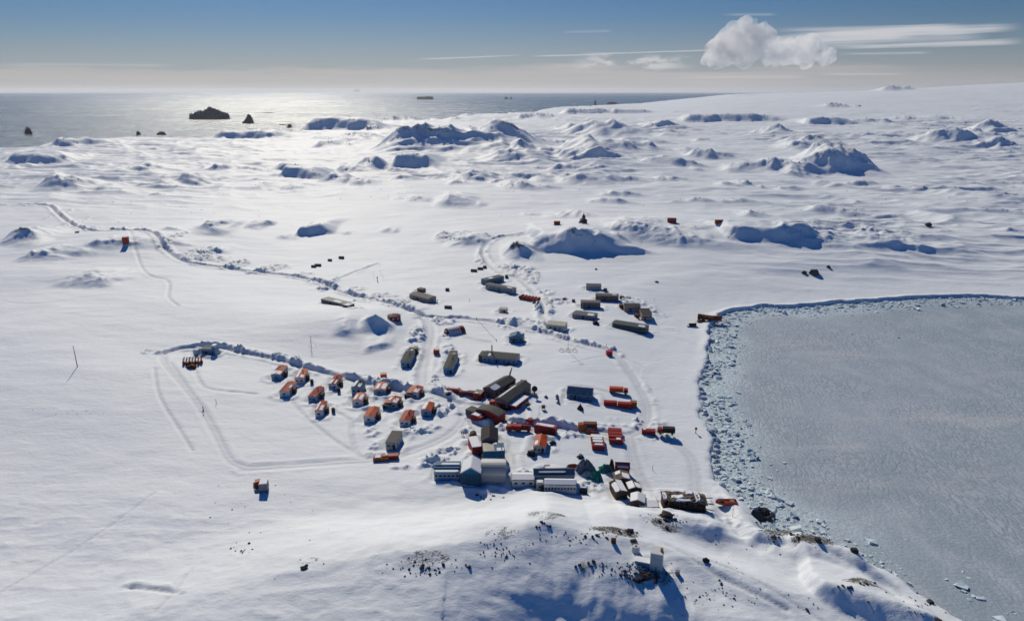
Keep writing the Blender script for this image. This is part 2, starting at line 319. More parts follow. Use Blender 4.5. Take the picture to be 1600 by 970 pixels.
def terrain(x, y):
    """height, packed mask, rock mask for arrays x, y"""
    shp = np.shape(x); x = np.asarray(x, float).ravel(); y = np.asarray(y, float).ravel()
    yy = np.maximum(y, 1.0); u = x / yy
    sea = np.interp(u, _cu, _cy) - y
    near_coast = np.clip(y / 40, 10, 60)
    sea = sea + fbm(x / 90, y / 90, 5, 3) * np.minimum(40, y / 50)
    sea = np.where(u > 0.95, 5000, sea)
    bay = bay_sd(x, y); bay = bay + np.where(np.abs(bay) < 30, fbm(x / 9, y / 9, 9, 3) * 2.2, 0)
    # base land
    z = 5.5 + 3.5 * smooth(320, 800, y) + 3 * smooth(0, -350, x) * smooth(700, 200, y)
    z = z + 2.5 * fbm(x / 260, y / 260, 21, 3) * smooth(250, 500, y)
    # wind-shaped hills, long axis across the view
    amp = smooth(620, 1150, y + 330 * smooth(.12, .40, u)) * smooth(-500, 300, sea) * (1 - .85 * smooth(2700, 4000, y) * smooth(.05, .25, u))
    wx = x + 60 * fbm(x / 300, y / 300, 41, 2); wy = y + 60 * fbm(x / 300 + 9, y / 300, 42, 2)
    z = z + amp * (7.0 * (ridged((wx + wy * .35) / 330, wy / 260, 31, 4) - .35) + 2.0 * fbm(wx / 90, wy / 60, 35, 4))
    patch = smooth(.35, .65, vnoise(x / 420, y / 300, 44))
    z = z + amp * (1 + .75 * smooth(-.15, .15, u)) * (9.5 * (ridged((wx + wy * .5) / 130, wy / 62, 37, 3) - .4) * (.35 + .65 * patch) + 2.0 * (ridged((x + y * .5) / 52, y / 24, 38, 3) - .4) * (.3 + .9 * patch))
    z = z + amp * smooth(.25, .9, u) * 8 * fbm(x / 500, y / 420, 51, 3)
    small = smooth(150, 600, y)
    z = z + (0.35 + .5 * small) * fbm(x / 45, y / 22, 61, 3) + 0.12 * fbm(x / 14, y / 5.5, 63, 3)
    # ice cap on the right
    cap_u = np.array([-2, .0, .18, .29, .45, .60, .75, .95, 1.3])
    cap_z = np.array([0, 0, 25, 70, 120, 162, 205, 250, 330])
    cz = np.interp(u, cap_u, cap_z) * smooth(2600, 5600, y) * smooth(14000, 7500, np.where(u < .2, y, 0))
    z = z + cz
    # foreground ridge: gentle away from the camera, facing it more steeply
    yr = np.interp(x, _rx, _ry); t = yr - y
    rh = 8.5 * smooth(-125, -5, x) * smooth(98, 42, x) + 3.0 * smooth(130, 60, x)
    prof = np.where(t > 0, 1 - .30 * t / 30 , smooth(-1, 0, (t - 2) / np.interp(x, [30, 65], [44, 20])))
    wob = fbm(x / 26, y / 20, 71, 4)
    z = z - np.interp(x, [-90, -40, 10, 50, 80, 120], [0, .06, .14, .20, .08, 0]) * np.clip(t - 2, 0, 60)
    z = z + rh * np.clip(prof, -1.2, 1) + (.5 + .8 * smooth(-90, -10, x)) * wob * smooth(245, 200, y)
    z = z + .35 * ridged(x / 9, y / 7, 73, 3) * smooth(215, 185, y)
    rock = np.zeros(x.shape); packed = np.zeros(x.shape)
    for cx, cy, rx, ry, h in MOUNDS:
        m = (np.abs(x - cx) < 3 * rx) & (np.abs(y - cy) < 3 * ry)
        if m.any(): z[m] += h * np.exp(-((x[m] - cx) / rx) ** 2 - ((y[m] - cy) / ry) ** 2)
    zc = np.zeros(x.shape)
    for k, (cx, cy, hw, h, lean, rk, kind) in enumerate(CRAGS):
        m = (np.abs(x - cx) < hw * 1.7 + h) & (y > cy - 6 * h - hw * abs(lean) * 1.5) & (y < cy + 14 * h + hw * abs(lean) * 1.5)
        if not m.any(): continue
        xx, yv = x[m], y[m]
        sc = max(h, 4.0)
        wq = fbm(xx / (sc * 3.5), yv / (sc * 3.5), 900 + k, 2)
        xx = xx + wq * min(hw * .25, sc); yv = yv + fbm(xx / (sc * 2.6), yv / (sc * 2.6), 950 + k, 3) * sc * (.55 if cy > 260 else .3)
        s = (xx - cx) / hw
        rag = fbm(xx / (sc * 1.3), yv / (sc * 1.3), 100 + k, 4)
        s = s + .10 * rag
        # lean > 0: the ridge line comes nearer towards the right
        t = -(yv - (cy - lean * s * min(hw, 4 * h))) + .34 * h * rag
        s2 = s + .12 * (vnoise(xx / sc * .9, yv / sc * .2, 333 + k) - .5)
        lin = lambda a, b: np.clip(np.minimum((s2 + 1.12) / a, (1.22 - s2) / b), 0, 1)
        back, front = 10.0, FRONT[kind]
        if kind == 'mesa': env = np.minimum(smooth(-1.1, -.8, s2), smooth(1.35, .25, s2)); back = 11.0
        elif kind == 'peak': env = smooth(-1.3, -.35, s2) * smooth(1.45, .1, s2); back = 5.5
        elif kind == 'pyr': env = np.clip(1 - np.abs(s2), 0, 1); back = 1.8
        elif kind == 'soft': env = smooth(-1.3, -.1, s2) * smooth(1.6, .0, s2); back = 11.0
        elif kind == 'bowl': env = np.clip(np.minimum((s2 + 2.4) / 2.2, (1.08 - s2) / .22), 0, 1); back = 2.6
        else: env = smooth(-1.3, -.35, s2) * smooth(1.75, .0, s2)
        en = vnoise(xx / (sc * 1.1), yv / (sc * 4), 444 + k); env = env * ((.93 + .14 * en) if kind in ('mesa', 'bowl') else (.84 + .3 * en) if kind == 'peak' else (.72 + .52 * en))
        if kind == 'bowl': f = -smooth(-.1 * h, 2.9 * h, t) * (.9 + .2 * ridged(xx / 20, yv / 14, 77, 4))
        elif kind == 'mesa': f = np.where(t > 0, smooth(front * h, 0, t), np.clip(1 + t / (back * h), 0, 1) ** 1.3)
        elif kind == 'soft': f = np.where(t > 0, smooth(front * h, -.2 * h, t), smooth(-back * h, .2 * h, t))
        else: f = np.where(t > 0, np.clip(1 - t / (front * h), 0, 1) ** 1.75, np.clip(1 + t / (back * h), 0, 1) ** 1.7)
        add = h * env * f * (1 if kind in ('mesa', 'bowl') else (.84 + .3 * ridged(xx / (sc * .9), yv / (sc * .9), 600 + k, 3)))
        gul = ridged(xx / (sc * .55), yv / (sc * 2.2), 300 + k, 3)
        face = env * smooth(-.25 * h, .1 * h, t) * smooth(1.2 * h, .2 * h, t)
        add = add * (1 + (.10 * rag if kind != 'mesa' else 0)) - face * gul * .16 * h * min(1, rk + .3) * (.3 if cy < 260 else 1)
        zc[m] += add
        rock[m] = np.maximum(rock[m], rk * face * smooth(.75 * h, .0, t))
    for (gx, gy, ga, gb, gv) in GRIT:
        r2 = ((x - gx) / ga) ** 2 + ((y - gy) / gb) ** 2
        rock = np.maximum(rock, gv * smooth(1.4, .2, r2))
    # ploughed roads
    best = np.full(x.shape, 99.0); prm = np.zeros((6, x.size))
    for (a, b, hw, cv, bl, br, i, tot, acc, nm) in SEGS:
        R_ = hw + 6
        m = (x > min(a[0], b[0]) - R_) & (x < max(a[0], b[0]) + R_) & (y > min(a[1], b[1]) - R_) & (y < max(a[1], b[1]) + R_)
        idx = np.nonzero(m)[0]
        if idx.size == 0: continue
        e = b - a; L2 = e @ e
        px_, py_ = x[idx] - a[0], y[idx] - a[1]
        t = np.clip((px_ * e[0] + py_ * e[1]) / L2, 0, 1)
        dx, dy = px_ - e[0] * t, py_ - e[1] * t
        d = np.hypot(dx, dy); side = np.sign(e[0] * py_ - e[1] * px_)
        q = d - hw
        ok = q < best[idx]
        j = idx[ok]; best[j] = q[ok]
        prm[0, j] = cv; prm[1, j] = np.where(side[ok] > 0, bl, br); prm[2, j] = d[ok]; prm[3, j] = hw
    m = best < 6
    if m.any():
        xx, yv, q = x[m], y[m], best[m]
        cv, bm_, d, hw = prm[0, m], prm[1, m], prm[2, m], prm[3, m]
        inside = smooth(.5, -.5, q)
        lump = ridged(xx / 3.1, yv / 3.1, 501, 3)
        rut = np.exp(-((d - .45 * hw) / (.16 * hw + .15)) ** 2)
        big = smooth(.30, .62, vnoise(xx / 11, yv / 11, 505))
        berm = np.where(q > 0, np.exp(-((q - 1.4 - .3 * bm_) / (.8 + .5 * bm_)) ** 2), np.exp(-((q - 1.4) / .9) ** 2))
        z[m] += -cv * inside - .13 * rut * inside + bm_ * berm * (.25 + .75 * big) * (.35 + 1.1 * lump)
        packed[m] = np.maximum(packed[m], inside * np.clip(.35 + cv * .5 + .4 * rut, 0, 1))
    for k, (cx, cy, rx, ry, h) in enumerate(HEAPS):
        m = (np.abs(x - cx) < 1.5 * rx) & (np.abs(y - cy) < 1.5 * ry)
        if not m.any(): continue
        xx, yv = x[m], y[m]
        r2 = ((xx - cx) / rx) ** 2 + ((yv - cy) / ry) ** 2
        env = smooth(1.6, .3, r2 + .7 * fbm(xx / 5, yv / 5, 700 + k, 2))
        blob = ridged(xx / 3.4, yv / 3.4, 520, 3); bl2 = fbm(xx / 1.9, yv / 1.9, 530, 2)
        keep = 1 - smooth(.0, -1.0, best[m])
        z[m] += env * keep * h * (np.clip(blob - .25, 0, 1) * 1.9 + .25 * bl2)
    for (cx, cy, ux, uy, la, lb) in SCOURS:      # wind scours a moat and piles a drift round each building
        r = max(la, lb) + 9
        m = (np.abs(x - cx) < r) & (np.abs(y - cy) < r)
        if not m.any(): continue
        dx, dy = x[m] - cx, y[m] - cy
        a_ = np.abs(dx * ux + dy * uy) - la; b_ = np.abs(-dx * uy + dy * ux) - lb
        d = np.hypot(np.maximum(a_, 0), np.maximum(b_, 0)) + np.minimum(np.maximum(a_, b_), 0)
        n_ = fbm(x[m] / 5, y[m] / 5, 801, 2)
        z[m] += -.55 * smooth(1.9, .6, d) + .55 * np.exp(-((d - 3.2 - n_) / 1.3) ** 2) * (.6 + n_)
    # shores
    z = np.where(bay > 90, z + zc, z)
    zc = np.where(bay > 90, 0, zc)
    edge = smooth(-.3, 1.3, bay)
    land = .55 + .85 * smooth(0, 3, bay) + (z - 1.4) * smooth(1, 75, bay)
    north = smooth(300, 420, y) * smooth(8, 0, np.abs(bay)); land = land + 1.4 * north * smooth(.0, 1.5, bay)
    land = land + zc * smooth(0, 9, bay)
    land = np.where(y < 215, np.maximum(land, (z * .75 + zc) * smooth(0, 22, bay)), land)
    z = np.where(bay > -1, -3 + (land + 3) * edge, -3)
    shore = smooth(-4, 1, sea / 1.0)
    zs = np.where(z > 14, z, z * smooth(-5, 160, sea) + 1.0)
    z = np.where(sea > 300, z, np.minimum(z, zs))
    z = -6 + (z + 6) * smooth(-6, 8, sea)
    steepsea = smooth(14, 0, sea) * smooth(-6, 2, sea)
    rock = np.maximum(rock, .8 * steepsea)
    return z.reshape(shp), packed.reshape(shp), rock.reshape(shp)

def G(px, py, zoff=0.0):
    """world point where the sight line through a photo pixel meets the ground (lifted by zoff)"""
    d = ray(px, py)
    ylo, yhi = 70.0, min(13000.0, (CAMZ + 3) / max(1e-4, -d[2]) * d[1])
    n = 260
    for it in range(3):
        ys = np.linspace(ylo, yhi, n) if it else np.geomspace(ylo, yhi, n * 2)
        t = ys / d[1]; zz = CAMZ + d[2] * t
        h = terrain(d[0] * t, ys)[0] + zoff
        k = np.nonzero(zz <= h)[0]
        k = k[0] if len(k) else len(ys) - 1
        ylo, yhi = ys[max(k - 1, 0)], ys[k]; n = 24
    t = yhi / d[1]
    return Vector((d[0] * t, yhi, CAMZ + d[2] * t - zoff))
def GV(pxs, pys):
    z = np.full(len(pxs), 9.0)
    D = np.array([ray(a, b) for a, b in zip(pxs, pys)])
    for _ in range(16):
        t = (z - CAMZ) / D[:, 2]; x, y = D[:, 0] * t, D[:, 1] * t; z = .5 * z + .5 * terrain(x, y)[0]
    return x, y, terrain(x, y)[0]
def crest(px, py, back=110):
    """highest point of the skyline of the knoll seen in this column, near photo row py"""
    d = ray(px, py); y0 = P0(px, py + 14, 8)[1]; ys = np.linspace(y0, y0 + back, 120); h = terrain(d[0] / d[1] * ys, ys)[0]
    a = (h - CAMZ) / ys; k = next((i for i in range(3, 110) if a[i] >= a[i + 1:i + 7].max()), 40); return Vector((d[0] / d[1] * ys[k], ys[k], h[k]))
def gz(x, y): return float(terrain(np.array([x]), np.array([y]))[0][0])
NCOL = 1150

# ---------------------------------------------------------------- object helpers
MATS = {}
def pm(name, color, rough=.6, metal=0.0, var=.16, stain=None, scale=.8):
    """painted / weathered surface: base colour broken up by two noises, optional stain colour"""
    if name in MATS: return MATS[name]
    m = bpy.data.materials.new(name); m.use_nodes = True; MATS[name] = m
    N, L = m.node_tree.nodes, m.node_tree.links; B = N['Principled BSDF']
    tc = N.new('ShaderNodeTexCoord'); n1 = N.new('ShaderNodeTexNoise'); n1.inputs['Scale'].default_value = scale; n1.inputs['Detail'].default_value = 5
    L.new(tc.outputs['Object'], n1.inputs['Vector'])
    mr = N.new('ShaderNodeMapRange'); L.new(n1.outputs[0], mr.inputs[0])
    mr.inputs[1].default_value = .3; mr.inputs[2].default_value = .7; mr.inputs[3].default_value = 1 - var; mr.inputs[4].default_value = 1 + var
    vm = N.new('ShaderNodeVectorMath'); vm.operation = 'SCALE'; vm.inputs[0].default_value = color; L.new(mr.outputs[0], vm.inputs['Scale'])
    out = vm.outputs[0]
    if stain:
        n2 = N.new('ShaderNodeTexNoise'); n2.inputs['Scale'].default_value = scale * .6; n2.inputs['Detail'].default_value = 7; n2.inputs['Roughness'].default_value = .7
        L.new(tc.outputs['Object'], n2.inputs['Vector'])
        r2 = N.new('ShaderNodeMapRange'); L.new(n2.outputs[0], r2.inputs[0]); r2.inputs[1].default_value = .52; r2.inputs[2].default_value = .64
        mx = N.new('ShaderNodeMix'); mx.data_type = 'RGBA'; L.new(r2.outputs[0], mx.inputs['Factor']); L.new(out, mx.inputs['A']); mx.inputs['B'].default_value = (*stain, 1)
        out = mx.outputs['Result']
    L.new(out, B.inputs['Base Color']); B.inputs['Roughness'].default_value = rough; B.inputs['Metallic'].default_value = metal
    B.inputs['Specular IOR Level'].default_value = .08 if not metal else .4
    return m
M_SNOW = pm('roof_snow', (.84, .85, .87), .6, var=.03)
ORANGE = lambda k=0: pm('orange_roof_%d' % k, [(.50, .085, .022), (.38, .045, .018), (.60, .15, .05)][k], .5, var=.16, stain=(.22, .03, .015))
BROWNROOF = pm('dark_brown_roof', (.045, .036, .038), .6, var=.15)
GREYROOF = pm('grey_green_roof', (.105, .108, .098), .75, var=.18, stain=(.08, .085, .08))
TANROOF = pm('tan_roof', (.26, .225, .19), .7, var=.15, stain=(.18, .15, .13))
CREAM = pm('cream_panel', (.55, .54, .50), .6, var=.08)
CREAMROOF = pm('cream_roof', (.46, .44, .36), .65, var=.12, stain=(.33, .30, .24))
WHITEW = pm('white_wall', (.62, .63, .64), .6, var=.06)
PINKW = pm('salmon_wall', (.46, .32, .27), .6, var=.1)
BROWNW = pm('brown_wall', (.20, .15, .14), .7, var=.12)
REDW = pm('red_wall', (.34, .022, .020), .5, var=.14)
REDC = pm('red_paint', (.32, .030, .026), .5, var=.22, stain=(.26, .03, .025))
REDO = pm('orange_red_paint', (.52, .085, .03), .5, var=.15)
BLUEW = pm('blue_wall', (.018, .13, .26), .5, var=.1)
BLUER = pm('blue_roof', (.035, .12, .22), .5, var=.15, stain=(.10, .16, .22))
BLUEG = pm('blue_grey_wall', (.10, .20, .28), .55, var=.12)
BLUEP = pm('pale_blue_wall', (.20, .33, .46), .55, var=.08)
GLASS = pm('dark_glass', (.02, .03, .045), .15, var=.02)
DARK = pm('dark_iron', (.03, .032, .036), .6, var=.2)
STEEL = pm('galvanised_steel', (.30, .31, .33), .4, .6, var=.1)
GREYP = pm('grey_paint', (.22, .23, .25), .55, var=.12)
RUST = pm('rusty_iron', (.15, .055, .03), .8, var=.3, stain=(.06, .03, .025))
WOOD = pm('weathered_wood', (.10, .07, .045), .8, var=.25, stain=(.09, .065, .05))
WOODD = pm('dark_timber', (.055, .042, .035), .85, var=.3, stain=(.11, .08, .055))
YELLOW = pm('yellow_paint', (.55, .33, .06), .5, var=.15)
TURQ = pm('green_tarpaulin', (.02, .20, .17), .55, var=.2)
BARREL = pm('hangar_sheet', (.40, .40, .41), .4, .15, var=.07)
RUBBER = pm('rubber', (.02, .02, .02), .8, var=.1)
SKIN = pm('skin', (.45, .28, .20), .6, var=.03)
CLOTH1 = pm('dark_coat', (.03, .03, .04), .8, var=.1); CLOTH2 = pm('red_coat', (.35, .03, .02), .8, var=.1)
ROCKM = pm('basalt', (.055, .05, .05), .9, var=.45, stain=(.12, .10, .085), scale=.5)
ROCKD = pm('far_basalt', (.05, .05, .055), .9, var=.4, scale=.05)
ICEB = pm('blue_ice', (.30, .50, .58), .5, var=.22, stain=(.58, .66, .72), scale=.6)
ICEW = pm('brash_ice_white', (.66, .76, .80), .5, var=.15, stain=(.48, .64, .70), scale=.4)

class MB:
    def __init__(s): s.v = []; s.f = []
    def add(s, vs, fs):
        k = len(s.v); s.v += [tuple(p) for p in vs]; s.f += [tuple(i + k for i in f) for f in fs]; return s
    def box(s, x0, x1, y0, y1, z0, z1, rz=0):
        vs = [(x, y, z) for z in (z0, z1) for y in (y0, y1) for x in (x0, x1)]
        if rz:
            cx, cy = (x0 + x1) / 2, (y0 + y1) / 2; c, n = math.cos(rz), math.sin(rz)
            vs = [(cx + (x - cx) * c - (y - cy) * n, cy + (x - cx) * n + (y - cy) * c, z) for x, y, z in vs]
        return s.add(vs, [(0, 2, 3, 1), (4, 5, 7, 6), (0, 1, 5, 4), (2, 6, 7, 3), (0, 4, 6, 2), (1, 3, 7, 5)])
    def prism(s, poly, a0, a1, axis='y'):   # poly in (x, z) swept along y, or (y, z) swept along x
        n = len(poly)
        f = (lambda p, a: (p[0], a, p[1])) if axis == 'y' else (lambda p, a: (a, p[0], p[1]))
        vs = [f(p, a0) for p in poly] + [f(p, a1) for p in poly]
        return s.add(vs, [tuple(range(n)), tuple(range(2 * n - 1, n - 1, -1))] + [(i, n + i, n + (i + 1) % n, (i + 1) % n) for i in range(n)])
    def tube(s, pts, r, n=8, r2=None):
        pts = [Vector(p) for p in pts]; rings = []
        for i, p in enumerate(pts):
            d = (pts[min(i + 1, len(pts) - 1)] - pts[max(i - 1, 0)]).normalized()
            a = d.orthogonal().normalized(); b = d.cross(a); rr = r if r2 is None else r + (r2 - r) * i / (len(pts) - 1)
            rings += [p + rr * (math.cos(2 * math.pi * k / n) * a + math.sin(2 * math.pi * k / n) * b) for k in range(n)]
        fs = [(i * n + k, i * n + (k + 1) % n, (i + 1) * n + (k + 1) % n, (i + 1) * n + k) for i in range(len(pts) - 1) for k in range(n)]
        fs += [tuple(range(n - 1, -1, -1)), tuple((len(pts) - 1) * n + k for k in range(n))]
        return s.add(rings, fs)
    def build(s, name, mat, parent=None, smooth_=False):
        me = bpy.data.meshes.new(name); me.from_pydata(s.v, [], s.f); me.materials.append(mat)
        bm = bmesh.new(); bm.from_mesh(me); bmesh.ops.recalc_face_normals(bm, faces=bm.faces); bm.to_mesh(me); bm.free()
        if smooth_: me.polygons.foreach_set('use_smooth', [True] * len(me.polygons))
        o = bpy.data.objects.new(name, me); COL.objects.link(o)
        if parent: o.parent = parent
        return o
def empty(name, loc, rz, label, cat, group=None):
    o = bpy.data.objects.new(name, None); o.empty_display_size = 1; COL.objects.link(o)
    o.location = loc; o.rotation_euler = (0, 0, rz); return tag(o, label, cat, group)

def footprint(A, B, C, h):
    """world rectangle from three photo pixels taken at eave level h above the snow"""
    z = gz(*P0(*A, 8 + h)) + h
    for _ in range(2):
        a, b, c = (np.array(P0(*p, z)) for p in (A, B, C))
        W = np.linalg.norm(b - a); u = (b - a) / W; v = np.array([-u[1], u[0]])
        Ld = float((c - a) @ v)
        ce = a + u * W / 2 + v * Ld / 2
        xs = [ce + u * W / 2 * i + v * Ld / 2 * j for i in (-1, 0, 1) for j in (-1, 0, 1)]
        zg = float(np.mean(terrain(np.array([p[0] for p in xs]), np.array([p[1] for p in xs]))[0]))
        z = zg + h
    if Ld < 0: Ld = -Ld
    SCOURS.append((ce[0], ce[1], u[0], u[1], W / 2, Ld / 2))
    return ce, u, W, Ld, zg - .35

def blob_poly(a0, a1, b0, b1, rg, n=18, rag=.13):
    if a1 - a0 > .97 and b1 - b0 > .97: return [(a0, b0), ((a0 + a1) / 2, b0 - .01), (a1, b0), (a1 + .01, (b0 + b1) / 2), (a1, b1), (a0, b1)]
    cx, cy = (a0 + a1) / 2, (b0 + b1) / 2; out = []
    for k in range(n):
        t = 2 * math.pi * (k + .3) / n
        e = 9.0; c, s_ = math.cos(t), math.sin(t)
        r = 1 / (abs(c) ** e + abs(s_) ** e) ** (1 / e) * (1 - rag * rg.random())
        out.append((cx + (a1 - a0) / 2 * c * r, cy + (b1 - b0) / 2 * s_ * r))
    return out
def slope_slab(mb, P, fa, fb, fn, poly, th):
    lo = [P + fa * a + fb * b + fn * .03 for a, b in poly]; ce = sum(lo, Vector()) / len(lo)
    hi = [ce + (p - ce) * .965 + fn * th * .7 for p in lo]; n = len(lo)
    mb.add(lo + hi, [tuple(range(n, 2 * n))] + [(i, (i + 1) % n, n + (i + 1) % n, n + i) for i in range(n)])

def building(name, label, cat, A, B, C, h, ridge='y', rh=1.2, wall=WHITEW, roof=GREYROOF, snow=(), nf=2, ns=3, door=True, group=None, oh=.16,
             chim=0, corr=True, wallname='wall', keep_root=False):
    ce, u, W, Ld, zg = footprint(A, B, C, h)
    h = h + .35
    root = empty(name, (ce[0], ce[1], zg), math.atan2(u[1], u[0]), label, cat, group)
    rg = random.Random(label)
    w2, l2 = W / 2, Ld / 2
    wb = MB()
    if ridge == 'flat': wb.box(-w2, w2, -l2, l2, -1.6, h)
    elif ridge == 'y': wb.prism([(-w2, -1.6), (w2, -1.6), (w2, h), (0, h + rh), (-w2, h)], -l2, l2, 'y')
    elif ridge == 'x': wb.prism([(-l2, -1.6), (l2, -1.6), (l2, h), (0, h + rh), (-l2, h)], -w2, w2, 'x')
    elif ridge == 'barrel':
        arc = [(l2 * math.cos(math.pi * k / 14), h + rh * math.sin(math.pi * k / 14)) for k in range(15)]
        wb.prism([(-l2, -1.6), (l2, -1.6)] + arc, -w2, w2, 'x')
    wb.build(wallname, wall, root)
    rb = MB(); th = .14
    faces = []   # (origin at eave, along ridge, up slope, normal, len ridge, len slope)
    if ridge == 'flat':
        rb.box(-w2 - oh * .4, w2 + oh * .4, -l2 - oh * .4, l2 + oh * .4, h + .002, h + th)
        faces.append((Vector((-w2, -l2, h + th)), Vector((1, 0, 0)), Vector((0, 1, 0)), Vector((0, 0, 1)), W, Ld))
    elif ridge in 'xy':
        hw, hl = (w2, l2) if ridge == 'y' else (l2, w2)
        sl = math.hypot(hw, rh); k = oh / hw
        for sd_ in (-1, 1):
            e0 = (sd_ * (hw + oh), h - rh * k); e1 = (0, h + rh)
            nx, nz = sd_ * rh / sl, hw / sl
            poly = [(e0[0] + nx * .01, e0[1] + nz * .01), (e1[0], e1[1] + .012), (e1[0], e1[1] + th / nz), (e0[0] + nx * th, e0[1] + nz * th)]
            rb.prism(poly, -hl - oh, hl + oh, 'y' if ridge == 'y' else 'x')
            if ridge == 'y': faces.append((Vector((sd_ * hw, -hl, h + th)), Vector((0, 1, 0)), Vector((-sd_ * hw, 0, rh)) / sl, Vector((nx, 0, nz)), 2 * hl, sl))
            else: faces.append((Vector((-hl, sd_ * hw, h + th)), Vector((1, 0, 0)), Vector((0, -sd_ * hw, rh)) / sl, Vector((0, nx, nz)), 2 * hl, sl))
        if corr:       # standing seams
            nrib = max(4, int(2 * hl / 1.2))
            for i in range(1, nrib):
                a = -hl + 2 * hl * i / nrib
                for P, fa, fb, fn, la, lb in faces:
                    q = P + fa * (a + hl); s1 = q + fb * lb * .98
                    c = [q - fb * oh * .8 + fn * .0, s1]
                    wv = fa * .05
                    rb.add([c[0] - wv, c[0] + wv, c[1] + wv, c[1] - wv, c[0] - wv + fn * .07, c[0] + wv + fn * .07, c[1] + wv + fn * .07, c[1] - wv + fn * .07],
                           [(4, 5, 6, 7), (0, 4, 7, 3), (1, 2, 6, 5), (0, 1, 5, 4), (3, 7, 6, 2)])
    elif ridge == 'barrel':
        ro, ri = [], []
        for k in range(15):
            c, s_ = math.cos(math.pi * k / 14), math.sin(math.pi * k / 14)
            ri.append(((l2 + .02) * c, h + (rh + .02) * s_)); ro.append(((l2 + .15) * c, h + (rh + .15) * s_))
        rb.prism(ri + ro[::-1], -w2 - .15, w2 + .15, 'x')
        faces.append((Vector((-w2, -l2 * .35, h + rh * .98)), Vector((1, 0, 0)), Vector((0, 1, 0)), Vector((0, 0, 1)), W, l2 * .7))
    rb.build('roof', roof, root)
    for (fi, a0, a1, b0, b1) in snow:
        P, fa, fb, fn, la, lb = faces[min(fi, len(faces) - 1)]
        mb = MB(); slope_slab(mb, P, fa, fb, fn, [(a * la, b * lb) for a, b in blob_poly(a0, a1, b0, b1, rg)], .22)
        mb.build('roof_snow', M_SNOW, root)
    zc = h * .55
    for i in range(nf):
        x = -w2 + W * (i + .5) / nf
        mb = MB().box(x - min(.55, W / nf * .28), x + min(.55, W / nf * .28), -l2 - .06, -l2 + .05, zc - .35, zc + .35); wn = mb.build('window', GLASS, root)
        if W > 5: MB().box(x - .7, x + .7, -l2 - .12, -l2 - .063, zc - .47, zc - .36).build('sill', WHITEW, wn)
    for i in range(ns):
        y = -l2 + Ld * (i + .5) / ns
        for sx in (1,):
            MB().box(sx * w2 - .05, sx * w2 + .06, y - .5, y + .5, zc - .45, zc + .5).build('window', GLASS, root)
    if door:
        x = w2 * .55
        if nf and W > 6: x = -w2 + W * (nf // 2) / nf
        d = MB().box(x - .45, x + .45, -l2 - .08, -l2 + .03, .35, 2.35).build('door', DARK, root)
    for i in range(chim):
        mb = MB().tube([(w2 * .3 - i, l2 * .2 + i * 2, h), (w2 * .3 - i, l2 * .2 + i * 2, h + rh + 1.2)], .22, 8); mb.build('chimney', DARK, root)
    root['_dims'] = None
    del root['_dims']
    return root, W, Ld, h

def at_world(px, py, zoff=0): return G(px, py, zoff)

def corrug(x0, x1, y, z0, z1, nrm, n):   # corrugated sheet facing +-y as thin solid
    vs, fs = [], []
    for i in range(n * 2 + 1):
        x = x0 + (x1 - x0) * i / (n * 2); d = .05 * nrm if (i // 1) % 2 else 0
        vs += [(x, y + d, z0), (x, y + d, z1)]
    for i in range(n * 2): fs.append((2 * i, 2 * i + 2, 2 * i + 3, 2 * i + 1))
    return vs, fs
def container(label, px, py, Ln=6.06, yaw=0, mat=REDC, cat='shipping container', group=None, snow=None, name='shipping_container', wd=2.3, ht=2.25, sink=.3, doorx=1):
    g = crest(px, py) if 'crest' in label else G(px, py); root = empty(name, (g.x, g.y, g.z - sink), yaw, label, cat, group)
    l2, w = Ln / 2, wd / 2
    mb = MB().box(-l2 + .06, l2 - .06, -w + .06, w - .06, -.3, ht - .05)
    for y, s in ((-w + .01, -1), (w - .01, 1)): mb.add(*corrug(-l2 + .1, l2 - .1, y, .12, ht - .12, s, int(Ln * 1.6)))
    mb.build('body', mat, root)
    fr = MB()
    for x in (-l2, l2 - .14):
        for y in (-w, w - .14): fr.box(x, x + .14, y, y + .14, 0, ht)
    for y in (-w, w - .12): fr.box(-l2 + .14, l2 - .14, y, y + .12, ht - .12, ht + .01).box(-l2 + .14, l2 - .14, y, y + .12, 0, .14)
    for x in (-l2, l2 - .12): fr.box(x, x + .12, -w + .14, w - .14, ht - .12, ht + .005)
    fr.build('frame', mat, root)
    x = doorx * l2
    d = MB().box(min(x - .02, x + .05), max(x - .02, x + .05), -w + .16, -.02, .15, ht - .14).box(min(x - .02, x + .05), max(x - .02, x + .05), .02, w - .16, .15, ht - .14).build('door', mat, root)
    MB().tube([(x + .09 * doorx, -.3, .3), (x + .09 * doorx, -.3, ht - .3)], .03, 6).tube([(x + .09 * doorx, .3, .3), (x + .09 * doorx, .3, ht - .3)], .03, 6).build('lock_rod', STEEL, d)
    if snow is not None:
        rg = random.Random(label); mb = MB()
        slope_slab(mb, Vector((-l2, -w, ht + .02)), Vector((1, 0, 0)), Vector((0, 1, 0)), Vector((0, 0, 1)), [(a * Ln, b * wd) for a, b in blob_poly(*snow, rg)], .2)
        mb.build('roof_snow', M_SNOW, root)
    return root
def wheels(root, xs, w, r, parent=None):
    for x in xs:
        for s in (-1, 1):
            o = MB().tube([(x, s * w - .14, r), (x, s * w + .14, r)], r, 14).build('wheel', RUBBER, root)
            MB().tube([(x, s * (w + .15) - .01, r), (x, s * (w + .15) + .02, r)], r * .5, 10).build('rim', STEEL, o)
